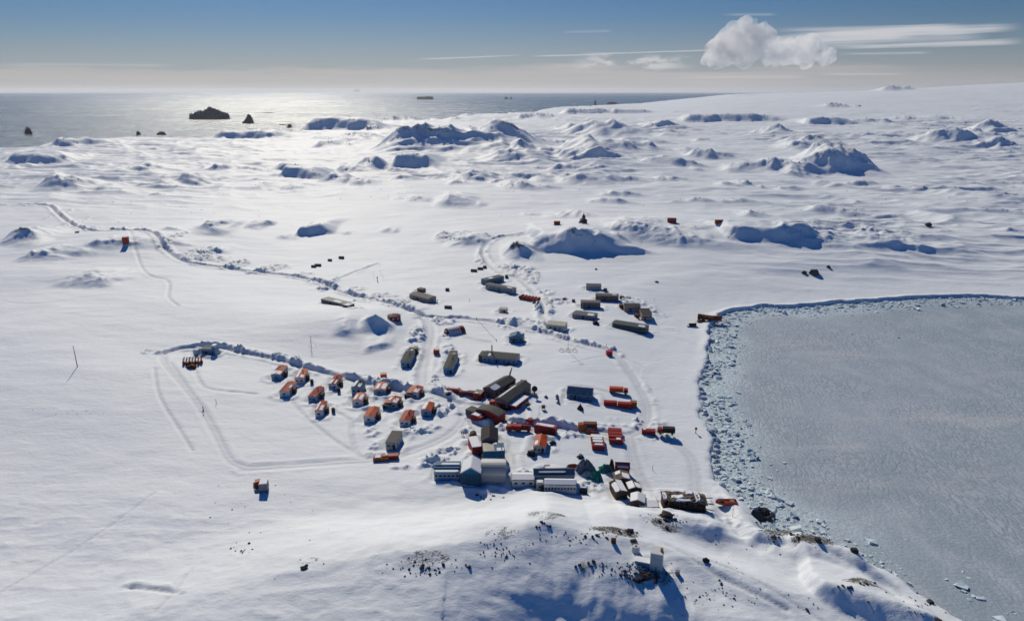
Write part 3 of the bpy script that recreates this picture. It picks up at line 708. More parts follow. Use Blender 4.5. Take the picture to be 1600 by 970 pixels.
def truck(label, px, py, Ln=7.5, yaw=0, cabmat=REDC, bed='box', bedmat=REDC, cat='truck', group=None, name='truck'):
    g = G(px, py); root = empty(name, (g.x, g.y, g.z - .12), yaw, label, cat, group); l2 = Ln / 2
    MB().box(-l2, l2, -.5, .5, .65, .9).build('chassis', DARK, root)
    cab = MB().prism([(l2 - 2.0, .8), (l2, .8), (l2, 1.7), (l2 - .25, 2.55), (l2 - 2.0, 2.6)], -1.15, 1.15).build('cab', cabmat, root)
    MB().add([(l2 - .02, -1.0, 1.72), (l2 - .02, 1.0, 1.72), (l2 - .22, 1.0, 2.42), (l2 - .22, -1.0, 2.42), (l2 + .03, -1.0, 1.72), (l2 + .03, 1.0, 1.72), (l2 - .17, 1.0, 2.42), (l2 - .17, -1.0, 2.42)],
             [(0, 1, 2, 3), (4, 7, 6, 5), (0, 4, 5, 1), (3, 2, 6, 7), (0, 3, 7, 4), (1, 5, 6, 2)]).build('windscreen', GLASS, cab)
    for s in (-1, 1):
        MB().box(l2 - 1.6, l2 - .6, s * 1.16 - .02, s * 1.16 + .02, 1.7, 2.3).build('side_window', GLASS, cab)
        MB().tube([(l2 + .0, s * .85, 1.1), (l2 + .06, s * .85, 1.1)], .13, 8).build('headlight', WHITEW, root)
    if bed == 'box': MB().box(-l2, l2 - 2.2, -1.2, 1.2, .95, 3.0).build('cargo_box', bedmat, root)
    elif bed == 'tank':
        MB().tube([(-l2, 0, 1.9), (-l2 + .3, 0, 1.9), (l2 - 2.5, 0, 1.9), (l2 - 2.2, 0, 1.9)], 1.0, 16).build('tank', bedmat, root)
    elif bed == 'flat': MB().box(-l2, l2 - 2.2, -1.2, 1.2, .93, 1.1).box(-l2, -l2 + .1, -1.2, 1.2, 1.1, 1.9).build('flatbed', bedmat, root)
    wheels(root, [-l2 + 1.1, l2 - 1.2], 1.05, .5)
    return root
def tracked(label, px, py, yaw=0, mat=REDC, cat='snow vehicle', name='snowcat', sc=1.0, blade=True):
    g = G(px, py); root = empty(name, (g.x, g.y, g.z - .05), yaw, label, cat); root.scale = (sc, sc, sc)
    MB().box(-2.3, 2.3, -.8, .8, .6, 1.3).build('hull', mat, root)
    cab = MB().prism([(-.6, 1.3), (1.4, 1.3), (1.1, 2.7), (-.6, 2.7)], -1.0, 1.0).build('cab', mat, root)
    MB().box(-.4, .8, -1.03, -1.005, 1.6, 2.4).box(-.4, .8, 1.005, 1.03, 1.6, 2.4).build('side_window', GLASS, cab)
    MB().box(-2.2, -.7, -.75, .75, 1.3, 1.9).build('engine_cover', DARK, root)
    for s in (-1, 1):
        pts = [(-2.4, .5), (-2.0, .95), (2.0, .95), (2.4, .5), (2.0, .02), (-2.0, .02)]
        MB().prism(pts, s * 1.2 - .38, s * 1.2 + .38).build('track', RUBBER, root)
    if blade: MB().prism([(2.7, .1), (2.9, .1), (2.75, .6), (2.95, 1.1), (2.8, 1.1), (2.6, .6)], -1.6, 1.6).box(2.2, 2.72, -.6, -.45, .45, .6).box(2.2, 2.72, .45, .6, .45, .6).build('blade', STEEL, root)
    return root
def mast(label, px, py, hpx, cat='mast', name='antenna_mast', r=.14, arms=0, lattice=False, guys=True, top=None, mat=DARK, group=None):
    g = G(px, py); D = math.hypot(g.x, g.y, g.z - CAMZ); h = hpx / FPX * D * 1.02
    root = empty(name, tuple(g), 0, label, cat, group)
    if lattice:
        mb = MB(); q = .35
        L3 = [(math.cos(a) * q, math.sin(a) * q) for a in (0, 2.09, 4.19)]
        for x, y in L3: mb.tube([(x, y, 0), (x, y, h)], .05, 5)
        n = int(h / 1.2)
        for i in range(n):
            for k in range(3):
                a, b = L3[k], L3[(k + 1) % 3]; mb.tube([(a[0], a[1], h * i / n), (b[0], b[1], h * (i + 1) / n)], .035, 4)
        mb.build('lattice_tower', mat, root)
    else: MB().tube([(0, 0, -.3), (0, 0, h)], r, 8, r * .6).build('pole', mat, root)
    if guys:
        for k in range(3):
            a = k * 2.1 + .4; MB().tube([(0, 0, h * .75), (math.cos(a) * h * .45, math.sin(a) * h * .45, 0)], .035, 4).build('guy_wire', STEEL, root)
    for k in range(arms): MB().tube([(-1.0, 0, h * (.97 - .07 * k)), (1.0, 0, h * (.97 - .07 * k))], .06, 5).build('cross_arm', mat, root)
    if top: MB().box(-.4, .4, -.4, .4, h, h + .8).build(top, mat, root)
    return root, h

def person(px, py, coat, label, yaw=0, pose=0, group=None):
    g = G(px, py)
    v = [(0, 0, .93), (0, 0, 1.15), (0, 0, 1.40), (0, 0, 1.52), (0, .01, 1.62), (0, .02, 1.76),
         (.12, 0, .86), (.13, .12 + .05 * pose, .48), (.13, .05 + .12 * pose, .07), (.13, .20 + .12 * pose, .04),
         (-.12, 0, .86), (-.13, .05 - .1 * pose, .48), (-.13, -.12 - .12 * pose, .07), (-.13, .03 - .12 * pose, .04),
         (.20, 0, 1.42), (.27, -.05, 1.15), (.26, .08, .92), (-.20, 0, 1.42), (-.27, .08, 1.15), (-.26, .12, .92)]
    e = [(0, 1), (1, 2), (2, 3), (3, 4), (4, 5), (0, 6), (6, 7), (7, 8), (8, 9), (0, 10), (10, 11), (11, 12), (12, 13), (2, 14), (14, 15), (15, 16), (2, 17), (17, 18), (18, 19)]
    rr = [.16, .17, .18, .07, .10, .09, .10, .075, .055, .05, .10, .075, .055, .05, .08, .06, .045, .08, .06, .045]
    me = bpy.data.meshes.new('person'); me.from_pydata(v, e, []); me.materials.append(coat)
    o = bpy.data.objects.new('person', me); COL.objects.link(o)
    md = o.modifiers.new('skin', 'SKIN'); sv = me.skin_vertices[0].data
    for i, r in enumerate(rr): sv[i].radius = (r, r * .85)
    sv[0].use_root = True
    s = o.modifiers.new('sub', 'SUBSURF'); s.levels = s.render_levels = 1
    o.location = g; o.rotation_euler = (0, 0, yaw)
    MB().tube([(0, .02, 1.60), (0, .02, 1.70), (0, .02, 1.78), (0, .02, 1.83)], .115, 10, .07).build('hood', coat, o)
    MB().tube([(0, .09, 1.66), (0, .125, 1.66)], .065, 8, .05).build('face', SKIN, o)
    return tag(o, label, 'person', group)

# ---------------------------------------------------------------- the orange-roofed houses
VG = 'orange roofed houses of the settlement'
VILLA = [ # A, B, C (eave pixels), roof shade, snow patches (face, a0,a1,b0,b1), label
 ((423.5,586),(437.5,586),(430.5,571.5),1,[(0,0,.42,0,1),(1,0,.36,0,1)],'orange roofed house farthest left in the upper row, its near end buried in snow'),
 ((460,591.5),(474.3,591),(468.7,577.5),2,[(0,.0,.95,.1,.85),(1,0,.3,.1,.9)],'orange roofed house with a long snow strip down its left slope, upper row'),
 ((436.3,611.6),(450.2,611.9),(445.2,596.5),1,[(1,.3,.62,.1,.55)],'deep red roofed house leftmost in the second row, small snow patch on right slope'),
 ((481,619.8),(493,620.3),(490.5,604),1,[(1,.05,.12,.3,.5)],'almost snow free red roofed house beside the small dark tank'),
 ((491.8,642.8),(503.6,642.6),(501.5,627.2),0,[(0,.05,.95,0,.6),(1,.0,.55,.1,.95)],'orange roofed house lowest on the left with snow on both slopes'),
 ((512.9,600.8),(524.5,601),(523,586.2),1,[(0,.0,.5,0,.9),(1,.0,.5,.15,.6)],'red roofed house with two snow wedges at its near end below the road bank'),
 ((583.3,609.6),(601.9,609.9),(594.2,598.5),2,[(0,.05,.8,.3,.85),(1,.05,.85,.05,.85)],'pale orange roofed house mostly under thin snow in the middle of the upper row'),
 ((634.7,613.5),(652.5,615.2),(643.8,602.6),0,[(1,.02,.6,.1,.9)],'bright orange roofed house nearest the cleared road with snow on right slope'),
 ((549.9,625.9),(565.4,626.3),(559,614.2),2,[(0,.05,.75,.15,.8),(1,.05,.8,.1,.85)],'orange framed roof with two snow panels just below the dark roofed house'),
 ((600.6,629.4),(619.2,630.9),(609.8,618.8),0,[(0,.3,.8,.3,.8),(1,.05,.7,.05,.8)],'orange roofed house in the centre with a dark lean-to on its near left corner'),
 ((567.8,651),(583.5,651.7),(575.5,635.5),0,[],'wholly bare orange roofed house in the lowest row, left one'),
 ((623.9,656.8),(639.2,657.6),(628.8,640.8),1,[],'bare red roofed house in the lowest row above the dark brown roofed hut'),
 ((657.6,640.8),(673,641.5),(662,628.4),0,[(0,.02,.98,.0,.95)],'rightmost orange roofed house with the whole left slope white with snow'),
]
for i, (A, B, C, k, sn, lab) in enumerate(VILLA):
    r, W, Ld, h = building('settlement_house', lab, 'house', A, B, C, 2.3, 'y', .5, BLUEP if i % 3 == 0 else WHITEW, ORANGE(k), sn, nf=1 + i % 2, ns=2, door=False, group=VG, chim=1 if i % 2 else 0)
    # enclosed entrance porch on the sheltered right side
    MB().box(W / 2 + .02, W / 2 + 1.5, -1.2, 1.0, -1.0, 2.2).build('porch', pm('porch_brown', (.10, .06, .05), .7), r)
    if i in (7, 9): MB().box(-W / 2 - .5, W * .12, -Ld / 2 - 1.6, -Ld / 2 - .12, h - .5, h - .3).box(-W / 2 - .4, -W / 2 + .2, -Ld / 2 - 1.5, -Ld / 2 - .12, -.5, h - .5).build('lean_to', BROWNROOF, r)
building('settlement_house', 'black roofed house streaked with snow in the upper row of orange ones', 'house', (548.7,605.9), (563.5,606.3), (556.3,595.2), 3.0, 'y', .7, BLUEP, pm('blue_black_roof', (.02, .028, .045), .5),
         [(0,.0,.95,.05,.8),(1,.0,.6,.1,.8)], nf=2, ns=2, chim=1)
building('hut', 'dark brown gabled hut with pale walls standing alone below the orange houses', 'hut', (602.3,691), (618.9,691.8), (603,672.2), 2.9, 'flat', .8, pm('pale_green_wall', (.36, .42, .40), .6), pm('black_brown_roof', (.035, .03, .035), .6), [], nf=2, ns=3)
building('orange_cottage', 'orange roofed cream cottage standing alone above the blue roofed shed', 'house', (833.2,697.5), (851.9,698.8), (830.4,679.2), 2.4, 'y', .8, CREAM, ORANGE(0), [(0,.05,.45,.15,.75)], nf=3, ns=2)

# ---------------------------------------------------------------- the long grey halls of the base centre
building('barrack', 'long grey roofed barrack left of the cleared road, a jumbled annex at its far end', 'barrack', (625.9,564.7), (641,564.9), (634.3,548.5), 3.0, 'y', .5, BLUEP, GREYROOF, [], nf=2, ns=4, chim=1)
building('annex', 'small grey roofed annex behind the left barrack with an olive box roof', 'annex', (637,549.3), (646.5,549.3), (640.5,541.5), 2.6, 'flat', .5, BROWNW, GREYROOF, [(0,.35,.75,.1,.5)], nf=0, ns=1, door=False)
building('shed', 'olive box shed touching the far corner of the left barrack', 'shed', (645.5,543.5), (651.8,543.5), (646.5,539.5), 2.6, 'flat', .5, BROWNW, pm('olive_roof', (.20, .19, .08), .6), [], nf=0, ns=0, door=False)
building('barrack', 'long grey roofed barrack right of the cleared road with dark end windows', 'barrack', (692.5,574.8), (707.2,575.2), (697,553.8), 3.0, 'y', .5, BLUEP, GREYROOF, [], nf=3, ns=4, chim=1)
building('annex', 'small grey roofed annex behind the right barrack', 'annex', (700.4,553.5), (712.3,553.8), (700.4,546.8), 2.8, 'flat', .5, BLUEP, GREYROOF, [(0,.5,.9,.0,.3)], nf=0, ns=1, door=False)
r, W, Ld, h = building('workshop', 'long low grey roofed workshop with a tall black chimney on its roof', 'workshop', (753.2,557), (806.5,561.8), (757.8,547.8), 2.8, 'x', .8, BLUEP, pm('slate_roof', (.062, .066, .068), .65, stain=(.10, .07, .06)), [(0,.15,.23,.2,.8)], nf=7, ns=1)
MB().tube([(-W*.27, 0, h), (-W*.27, 0, h + 5.2)], .3, 10).build('chimney', DARK, r)
MB().box(-W/2-2.2, -W/2+3, -Ld/2+.6, Ld/2-1, -1, h+.35).build('end_bay', GREYROOF, r)
building('great_hall', 'long grey gabled hall farther left of the twin halls', 'hall', (754.4,606), (772.3,611.5), (775.8,584), 3.6, 'y', 1.4, BROWNW, GREYROOF, [(1,.0,.32,.0,.9)], nf=2, ns=5)
r, W, Ld, h = building('great_hall', 'long grey gabled hall with a snow streaked left slope, nearer of the twins', 'hall', (773.2,623.1), (792.5,628), (798,593.2), 3.6, 'y', 1.4, BROWNW, GREYROOF, [(0,.0,.75,.35,.75)], nf=2, ns=5)
MB().box(W/2+.05, W/2+3.6, -Ld/2+1, 1.5, -1, 2.3).build('side_wing', REDW, r)
MB().box(W/2+.3, W/2+3.9, -Ld/2+.8, 1.7, 2.32, 2.62).build('roof_snow', M_SNOW, r, False)
MB().tube([(W/2+1.5, -Ld/2+.4, -1), (W/2+1.5, -Ld/2+.4, 2.3)], .2, 8).build('corner_post', DARK, r)
building('link_block', 'dark block joining the far ends of the twin grey halls', 'link building', (788,603), (799,604.2), (790.5,595), 3.0, 'flat', .5, BROWNW, pm('rust_roof', (.13, .06, .045), .7), [], nf=1, ns=1)
building('annex', 'small dark red annex at the far corner of the nearer twin hall', 'annex', (812,598.5), (822,599), (814,593.3), 2.4, 'flat', .5, REDW, pm('dull_red_roof', (.22, .06, .055), .6), [], nf=1, ns=0)
building('brown_block', 'square brown roofed block between the red containers and the twin halls', 'block', (739.3,614.2), (751,616), (745,608), 2.8, 'flat', .5, REDW, TANROOF, [(0,.2,.6,.0,.3)], nf=2, ns=1)
# low arched gym-like hall with red sides
def arched_hall():
    ce, u, W, Ld, zg = footprint((743.2,639), (779.1,650.1), (747.5,630.5), 3.0)
    root = empty('arched_hall', (ce[0], ce[1], zg), math.atan2(u[1], u[0]), 'low hall with a bowed grey green roof and red walls beside the road junction', 'hall')
    w2, l2 = W / 2, Ld / 2; n = 12
    top = [(-w2 + W * k / n, 3.2 + 1.1 * math.sin(math.pi * k / n)) for k in range(n + 1)]
    MB().prism([(-w2, -1.5), (w2, -1.5)] + top[::-1], -l2, l2).build('wall', REDW, root)
    up = [(x * 1.02, z + .22) for x, z in top]; lo = [(x * 1.02, z + .02) for x, z in top]
    MB().prism(lo + up[::-1], -l2 - .3, l2 + .3).build('roof', GREYROOF, root)
    MB().box(-w2 - 4.5, -w2 - .05, -l2 - 1.5, l2 - 2, -1.5, 2.6).build('side_wing', GREYROOF, root)
    MB().box(-w2 - .02, -w2 + 5.5, -l2 - 3.8, -l2 - .35, -1.5, 2.3).build('porch', REDW, root)
    MB().box(-w2 + .5, -w2 + 4.0, -l2 - 3.5, -l2 - .6, 2.32, 2.55).build('roof_snow', M_SNOW, root)
    for k in range(5): MB().box(-w2 + 9 + 3.2 * k, -w2 + 10.2 + 3.2 * k, -l2 - .06, -l2 + .04, 1.6, 2.4).build('window', GLASS, root)
arched_hall()

# ---------------------------------------------------------------- hangar rows at the front
building('tall_gabled_hangar', 'tall dark brown gabled hangar in front of the road junction', 'hangar', (752,688.4), (777.8,688), (748.6,669.6), 4.9, 'y', 1.8, BROWNW, BROWNROOF, [], nf=0, ns=3, door=False)
building('red_walled_shed', 'snow covered flat shed with red walls left of the tall brown hangar', 'shed', (738,699.7), (752.3,697.9), (735.7,682.4), 3.2, 'flat', .5, REDW, REDW, [(0,.0,1,.0,1)], nf=1, ns=1)
r, W, Ld, h = building('deep_blue_hall', 'deep blue walled hall with a half tin, half snowed roof behind the long hangar', 'hall', (755.3,706.3), (789,704.6), (754.2,693.2), 4.4, 'flat', .5, BLUEW, BLUER, [(0,.62,.99,.0,.40),(0,.5,.7,.8,1)], nf=0, ns=1, door=True)
MB().box(-W/2, W*.02, -Ld/2 + .1, Ld/2, h + .143, h + .34).build('tin_roof', pm('pale_tin', (.50, .47, .40), .5, stain=(.36, .17, .08), scale=.25), r)
MB().box(W*.34, W*.36, -Ld/2 + 1.2, -Ld/2 + 3, h + .143, h + 1.3).build('parapet', WOOD, r)
r, W, Ld, h = building('long_blue_shed', 'long low blue shed with parallel snow strips on its stepped roof', 'shed', (678.0,738.2), (717.8,738.2), (678.6,720.5), 2.6, 'flat', .5, BLUEP, BLUER, [], nf=6, ns=0, door=False)
for (b0, b1, a0) in ((0.0,.22,0),(.34,.50,.25),(.58,.80,.2)):
    mb = MB(); slope_slab(mb, Vector((-W/2, -Ld/2, h + .16)), Vector((1, 0, 0)), Vector((0, 1, 0)), Vector((0, 0, 1)), [(a * W, b * Ld) for a, b in blob_poly(a0, 1, b0, b1, random.Random(b0), rag=.08)], .3); mb.build('roof_snow', M_SNOW, r)
MB().box(-W/2, W/2, -Ld/2 + Ld*.26, -Ld/2 + Ld*.33, h + .142, h + .9).build('roof_step', BLUEW, r)
MB().box(-W/2, W/2, -Ld/2 + Ld*.51, -Ld/2 + Ld*.57, h + .142, h + .8).build('roof_step', BLUEW, r)
r, W, Ld, h = building('gabled_blue_hangar', 'gabled hangar white with snow between the long blue shed and the grey one', 'hangar', (719.8,739.8), (751,740.4), (721,720), 4.2, 'y', 2.3, BLUEW, pm('hangar_roof', (.30, .30, .31), .6), [(0,0,1,0,1),(1,0,1,0,1)], nf=0, ns=0, door=False)
for k in range(11): MB().box(-W/2 + W*(k+.5)/11 - .12, -W/2 + W*(k+.5)/11 + .12, -Ld/2 - .16, -Ld/2 - .02, -1, h).build('wall_post', DARK, r)
building('grey_arched_hangar', 'large pale grey arched hangar at the right end of the front row', 'hangar', (751.4,742), (789.4,742.6), (751.4,722), 2.6, 'barrel', 3.3, BARREL, BARREL, [(0,.02,.98,.35,.9)], nf=0, ns=0, door=False)
building('snowed_store', 'low store almost buried in snow left of the large dark blue building', 'store', (800.3,750), (835,750), (799,738.5), 2.4, 'x', .6, WHITEW, pm('store_roof', (.2, .22, .25), .6), [(0,0,1,0,1),(1,0,1,0,1)], nf=3, ns=0, door=False)
r, W, Ld, h = building('blue_main_building', 'large dark blue roofed building with a snow strip along the ridge side', 'building', (834.2,741.8), (898,741.4), (833.8,732.0), 3.8, 'x', 1.0, BLUEP, pm('navy_roof', (.012, .05, .12), .45), [(0,.1,.8,.3,.62)], nf=7, ns=1)
building('rear_store', 'narrow snow topped store behind the large dark blue building', 'store', (849.5,732.5), (888,731.6), (849.5,728.6), 3.0, 'flat', .5, BLUEG, BLUER, [(0,.02,.98,.05,.95)], nf=0, ns=0, door=False)
building('window_building', 'snow roofed building with a long dark window band, front of the blue one', 'building', (850.8,756.2), (900.5,757), (850,747.6), 2.8, 'x', .7, WHITEW, BLUER, [(0,0,1,0,1),(1,0,1,0,1)], nf=10, ns=1, door=False)
building('small_link_shed', 'small pale shed wedged between the buried store and the window band building', 'shed', (838,755.5), (850,755.5), (838,749), 2.3, 'flat', .5, GREYP, GREYP, [(0,.1,.9,.2,.9)], nf=1, ns=0)
building('dark_step_shed', 'low dark shed at the right corner of the window band building', 'shed', (905.5,762.5), (918,763.5), (905,760), 1.8, 'flat', .5, DARK, BLUEW, [(0,.1,.9,.2,.9)], nf=0, ns=0, door=False)
building('roof_box', 'small olive brown cabin behind the large dark blue building', 'cabin', (851,729.5), (859.5,729.5), (851,725.5), 2.2, 'flat', .5, WOOD, TANROOF, [], nf=1, ns=0)

# ---------------------------------------------------------------- upper town
building('far_barrack', 'long pale roofed barrack far left with dark underside, nearest the mound', 'barrack', (501.4,468), (537.5,477), (506,462.9), 2.4, 'flat', .6, pm('slate_blue_wall', (.12, .15, .18), .6), pm('pale_grey_roof', (.22, .21, .19), .6, stain=(.15, .14, .12)), [(0,.45,.8,.1,.6)], nf=5, ns=0)  # walls one even dark grey-blue, roof pale grey
building('low_garage', 'small dark lean-to at the right end of the far left barrack', 'lean-to', (535.6,479.5), (545,481), (537,474.5), 1.8, 'flat', .5, DARK, BLUEG, [(0,.1,.9,.0,.8)], nf=0, ns=0, door=False)
building('quarters', 'tan roofed quarters with ribbed grey walls beside a small brown hut', 'quarters', (639.6,459.6), (669.3,467.0), (645.4,454.2), 3.0, 'x', .8, pm('ribbed_wall', (.30, .28, .27), .6), TANROOF, [], nf=7, ns=1)
building('small_hut', 'small brown hut behind the tan roofed quarters', 'hut', (651.5,450.6), (659.5,452.4), (653,447.8), 2.2, 'flat', .5, BROWNW, BROWNROOF, [], nf=1, ns=0)
building('angled_block', 'dark roofed block with a snow patch, upper of the joined pair', 'barrack', (760.3,438.2), (787.6,431.6), (757.9,434.2), 3.4, 'flat', .6, BLUEG, BROWNROOF, [(0,.25,.5,.2,.7)], nf=4, ns=1)
building('long_block', 'long dark roofed block with pale walls, lower of the joined pair', 'barrack', (758.4,443.6), (801.3,451.6), (759.8,440.6), 3.6, 'flat', .6, pm('grey_white_wall', (.34, .36, .38), .6), pm('brown_grey_roof', (.10, .075, .07), .6), [(0,.75,.95,.0,.5)], nf=8, ns=1)
building('cream_shed', 'small cream shed beside the ploughed junction in the upper town', 'shed', (779.3,482.5), (790.8,483.3), (780.8,479.2), 2.6, 'flat', .5, CREAM, CREAMROOF, [], nf=1, ns=1)
r, W, Ld, h = building('blue_gabled_house', 'small blue roofed gabled house in the open snow above the workshop', 'house', (795.2,526.5), (817,527.6), (797.5,520.5), 3.0, 'y', 1.4, BLUEG, BLUER, [(1,.6,.9,.2,.6)], nf=3, ns=3)
building('cream_block', 'long cream flat block near the tall mast with a truss base', 'block', (852.8,506.8), (882.2,509.6), (858.4,500.6), 3.0, 'flat', .5, CREAM, CREAMROOF, [], nf=2, ns=1)
building('grey_block', 'low grey block with patched snow on its right end beside the snowmobile', 'block', (894.3,490.3), (928,494.8), (897.2,484.4), 2.4, 'x', .5, pm('grey_lilac_wall', (.26, .26, .29), .6), pm('grey_roof', (.16, .15, .16), .6), [(0,.65,.98,.1,.9)], nf=8, ns=1)
building('green_barrack', 'long dark green barrack with a snow patch on its right end near the shore', 'barrack', (956.6,505), (1009,513), (959,499.4), 2.9, 'x', .6, pm('dark_green_wall', (.085, .105, .105), .6), pm('green_grey_roof', (.105, .125, .125), .6), [(0,.75,.97,.1,.8)], nf=10, ns=1, door=False)
building('pale_block', 'white walled block with a dark roof farthest up in the right group', 'block', (916,445.4), (939.6,446), (916.4,442.7), 3.2, 'flat', .5, CREAM, pm('dark_grey_roof', (.08, .08, .085), .6), [], nf=7, ns=0, door=False)
building('long_brown_block', 'long brown block with rounded snowy right end in the upper right group', 'block', (930.6,461.5), (966.5,463), (930.5,457.6), 3.6, 'x', .5, BROWNW, pm('pink_brown_roof', (.17, .125, .115), .6), [(0,.7,.92,.4,.95)], nf=5, ns=0)
building('brown_block', 'plain brown block with pale red walls left of the upper right group', 'block', (907.3,472.2), (938.2,473.2), (907.5,468.4), 3.8, 'flat', .5, pm('mauve_wall', (.24, .18, .17), .6), pm('mauve_roof', (.15, .12, .12), .6), [], nf=7, ns=0)
building('salmon_block', 'salmon walled block with a dark flat roof, joined to the gabled one', 'block', (975.4,478), (1001,478.6), (975.4,473.6), 3.6, 'flat', .5, PINKW, BROWNROOF, [], nf=5, ns=0)
building('salmon_block', 'salmon walled block turned end-on with a dark roof near the boat', 'block', (1003,490.8), (1018.9,491), (997.4,481.4), 3.8, 'flat', .7, PINKW, BROWNROOF, [], nf=3, ns=0)
building('blue_gym', 'low blue grey hall with hipped left end in a wind scour', 'hall', (885.6,614.8), (924.8,618.4), (887.6,605), 2.4, 'x', 2.2, BLUEG, BLUER, [], nf=3, ns=1)
building('hill_cabin', 'small pale cabin with a dark roof and white tower box on the left hill', 'cabin', (313.2,545.8), (335.6,546.3), (314.6,541), 3.0, 'flat', .6, BLUEP, pm('olive_black_roof', (.07, .065, .05), .6), [], nf=3, ns=0)
building('tower_box', 'white box tower attached to the right end of the left hill cabin', 'tower', (329.5,540.8), (335.6,541), (330,537.5), 5.2, 'flat', .6, pm('blue_white_wall', (.42, .48, .55), .6), WHITEW, [(0,0,1,0,1)], nf=0, ns=0, door=False)
building('cube_shed', 'small blue white cube shed left of the left hill cabin', 'shed', (301,546.6), (308.6,546.8), (301.5,543.8), 2.8, 'flat', .6, pm('blue_white_wall', (.42, .48, .55), .6), WHITEW, [], nf=0, ns=0, door=False)

# ---------------------------------------------------------------- ruined warehouse and snowed-in outbuildings by the shore
r, W, Ld, h = building('red_cottage', 'dark red cottage with a red roof ridge at the head of the ruined row', 'cottage', (962,731), (984,732), (965,722.8), 3.4, 'x', 1.4, REDW, pm('faded_red_roof', (.33, .07, .06), .6), [(0,.1,.95,.0,.35)], nf=3, ns=1)
building('ruined_shed', 'brown ruined shed with half fallen roof below the red cottage', 'ruin', (963.5,748), (985,748), (961,735.5), 3.2, 'y', 1.0, WOOD, pm('ruin_roof', (.17, .13, .10), .8, stain=(.07, .06, .055)), [(1,.0,.7,.0,.95),(0,.55,.95,.2,.95)], nf=2, ns=1)
building('snowed_ruin', 'snow covered ruined shed with broken brown gable in the middle of the row', 'ruin', (963,768), (980,766.5), (962,751), 3.0, 'y', .9, WOOD, WOODD, [(0,.0,.85,.1,1),(1,0,1,0,1)], nf=1, ns=1)
building('collapsed_shed', 'collapsed shed with a snow roof tilting right beside the snowed ruin', 'ruin', (984,764), (1002,763.5), (977,753), 2.6, 'y', .8, WOODD, WOOD, [(0,0,1,0,1),(1,0,.8,0,.9)], nf=1, ns=1)
building('snowed_boathouse', 'low snow roofed boathouse between the ruins and the big wreck of a warehouse', 'boathouse', (985,780.5), (1008,783), (978,766.5), 2.6, 'y', 1.0, WOODD, WOODD, [(0,0,1,0,1),(1,0,1,0,1)], nf=2, ns=1)
building('low_wall_shed', 'long low snow roof with a dark front wall touching the big ruined warehouse', 'shed', (1000,788), (1030,788), (1002,772), 1.6, 'x', .4, WOODD, WOODD, [(0,0,1,0,1),(1,0,1,0,1)], nf=0, ns=0, door=False)
for o in COL.objects:      # the ruins lean
    if o.type == 'EMPTY' and o.get('category') == 'ruin': o.rotation_euler.x = R(random.uniform(-5, 5)); o.rotation_euler.y = R(random.uniform(-6, 6)); o.scale = (1.1, 1.1, .9)
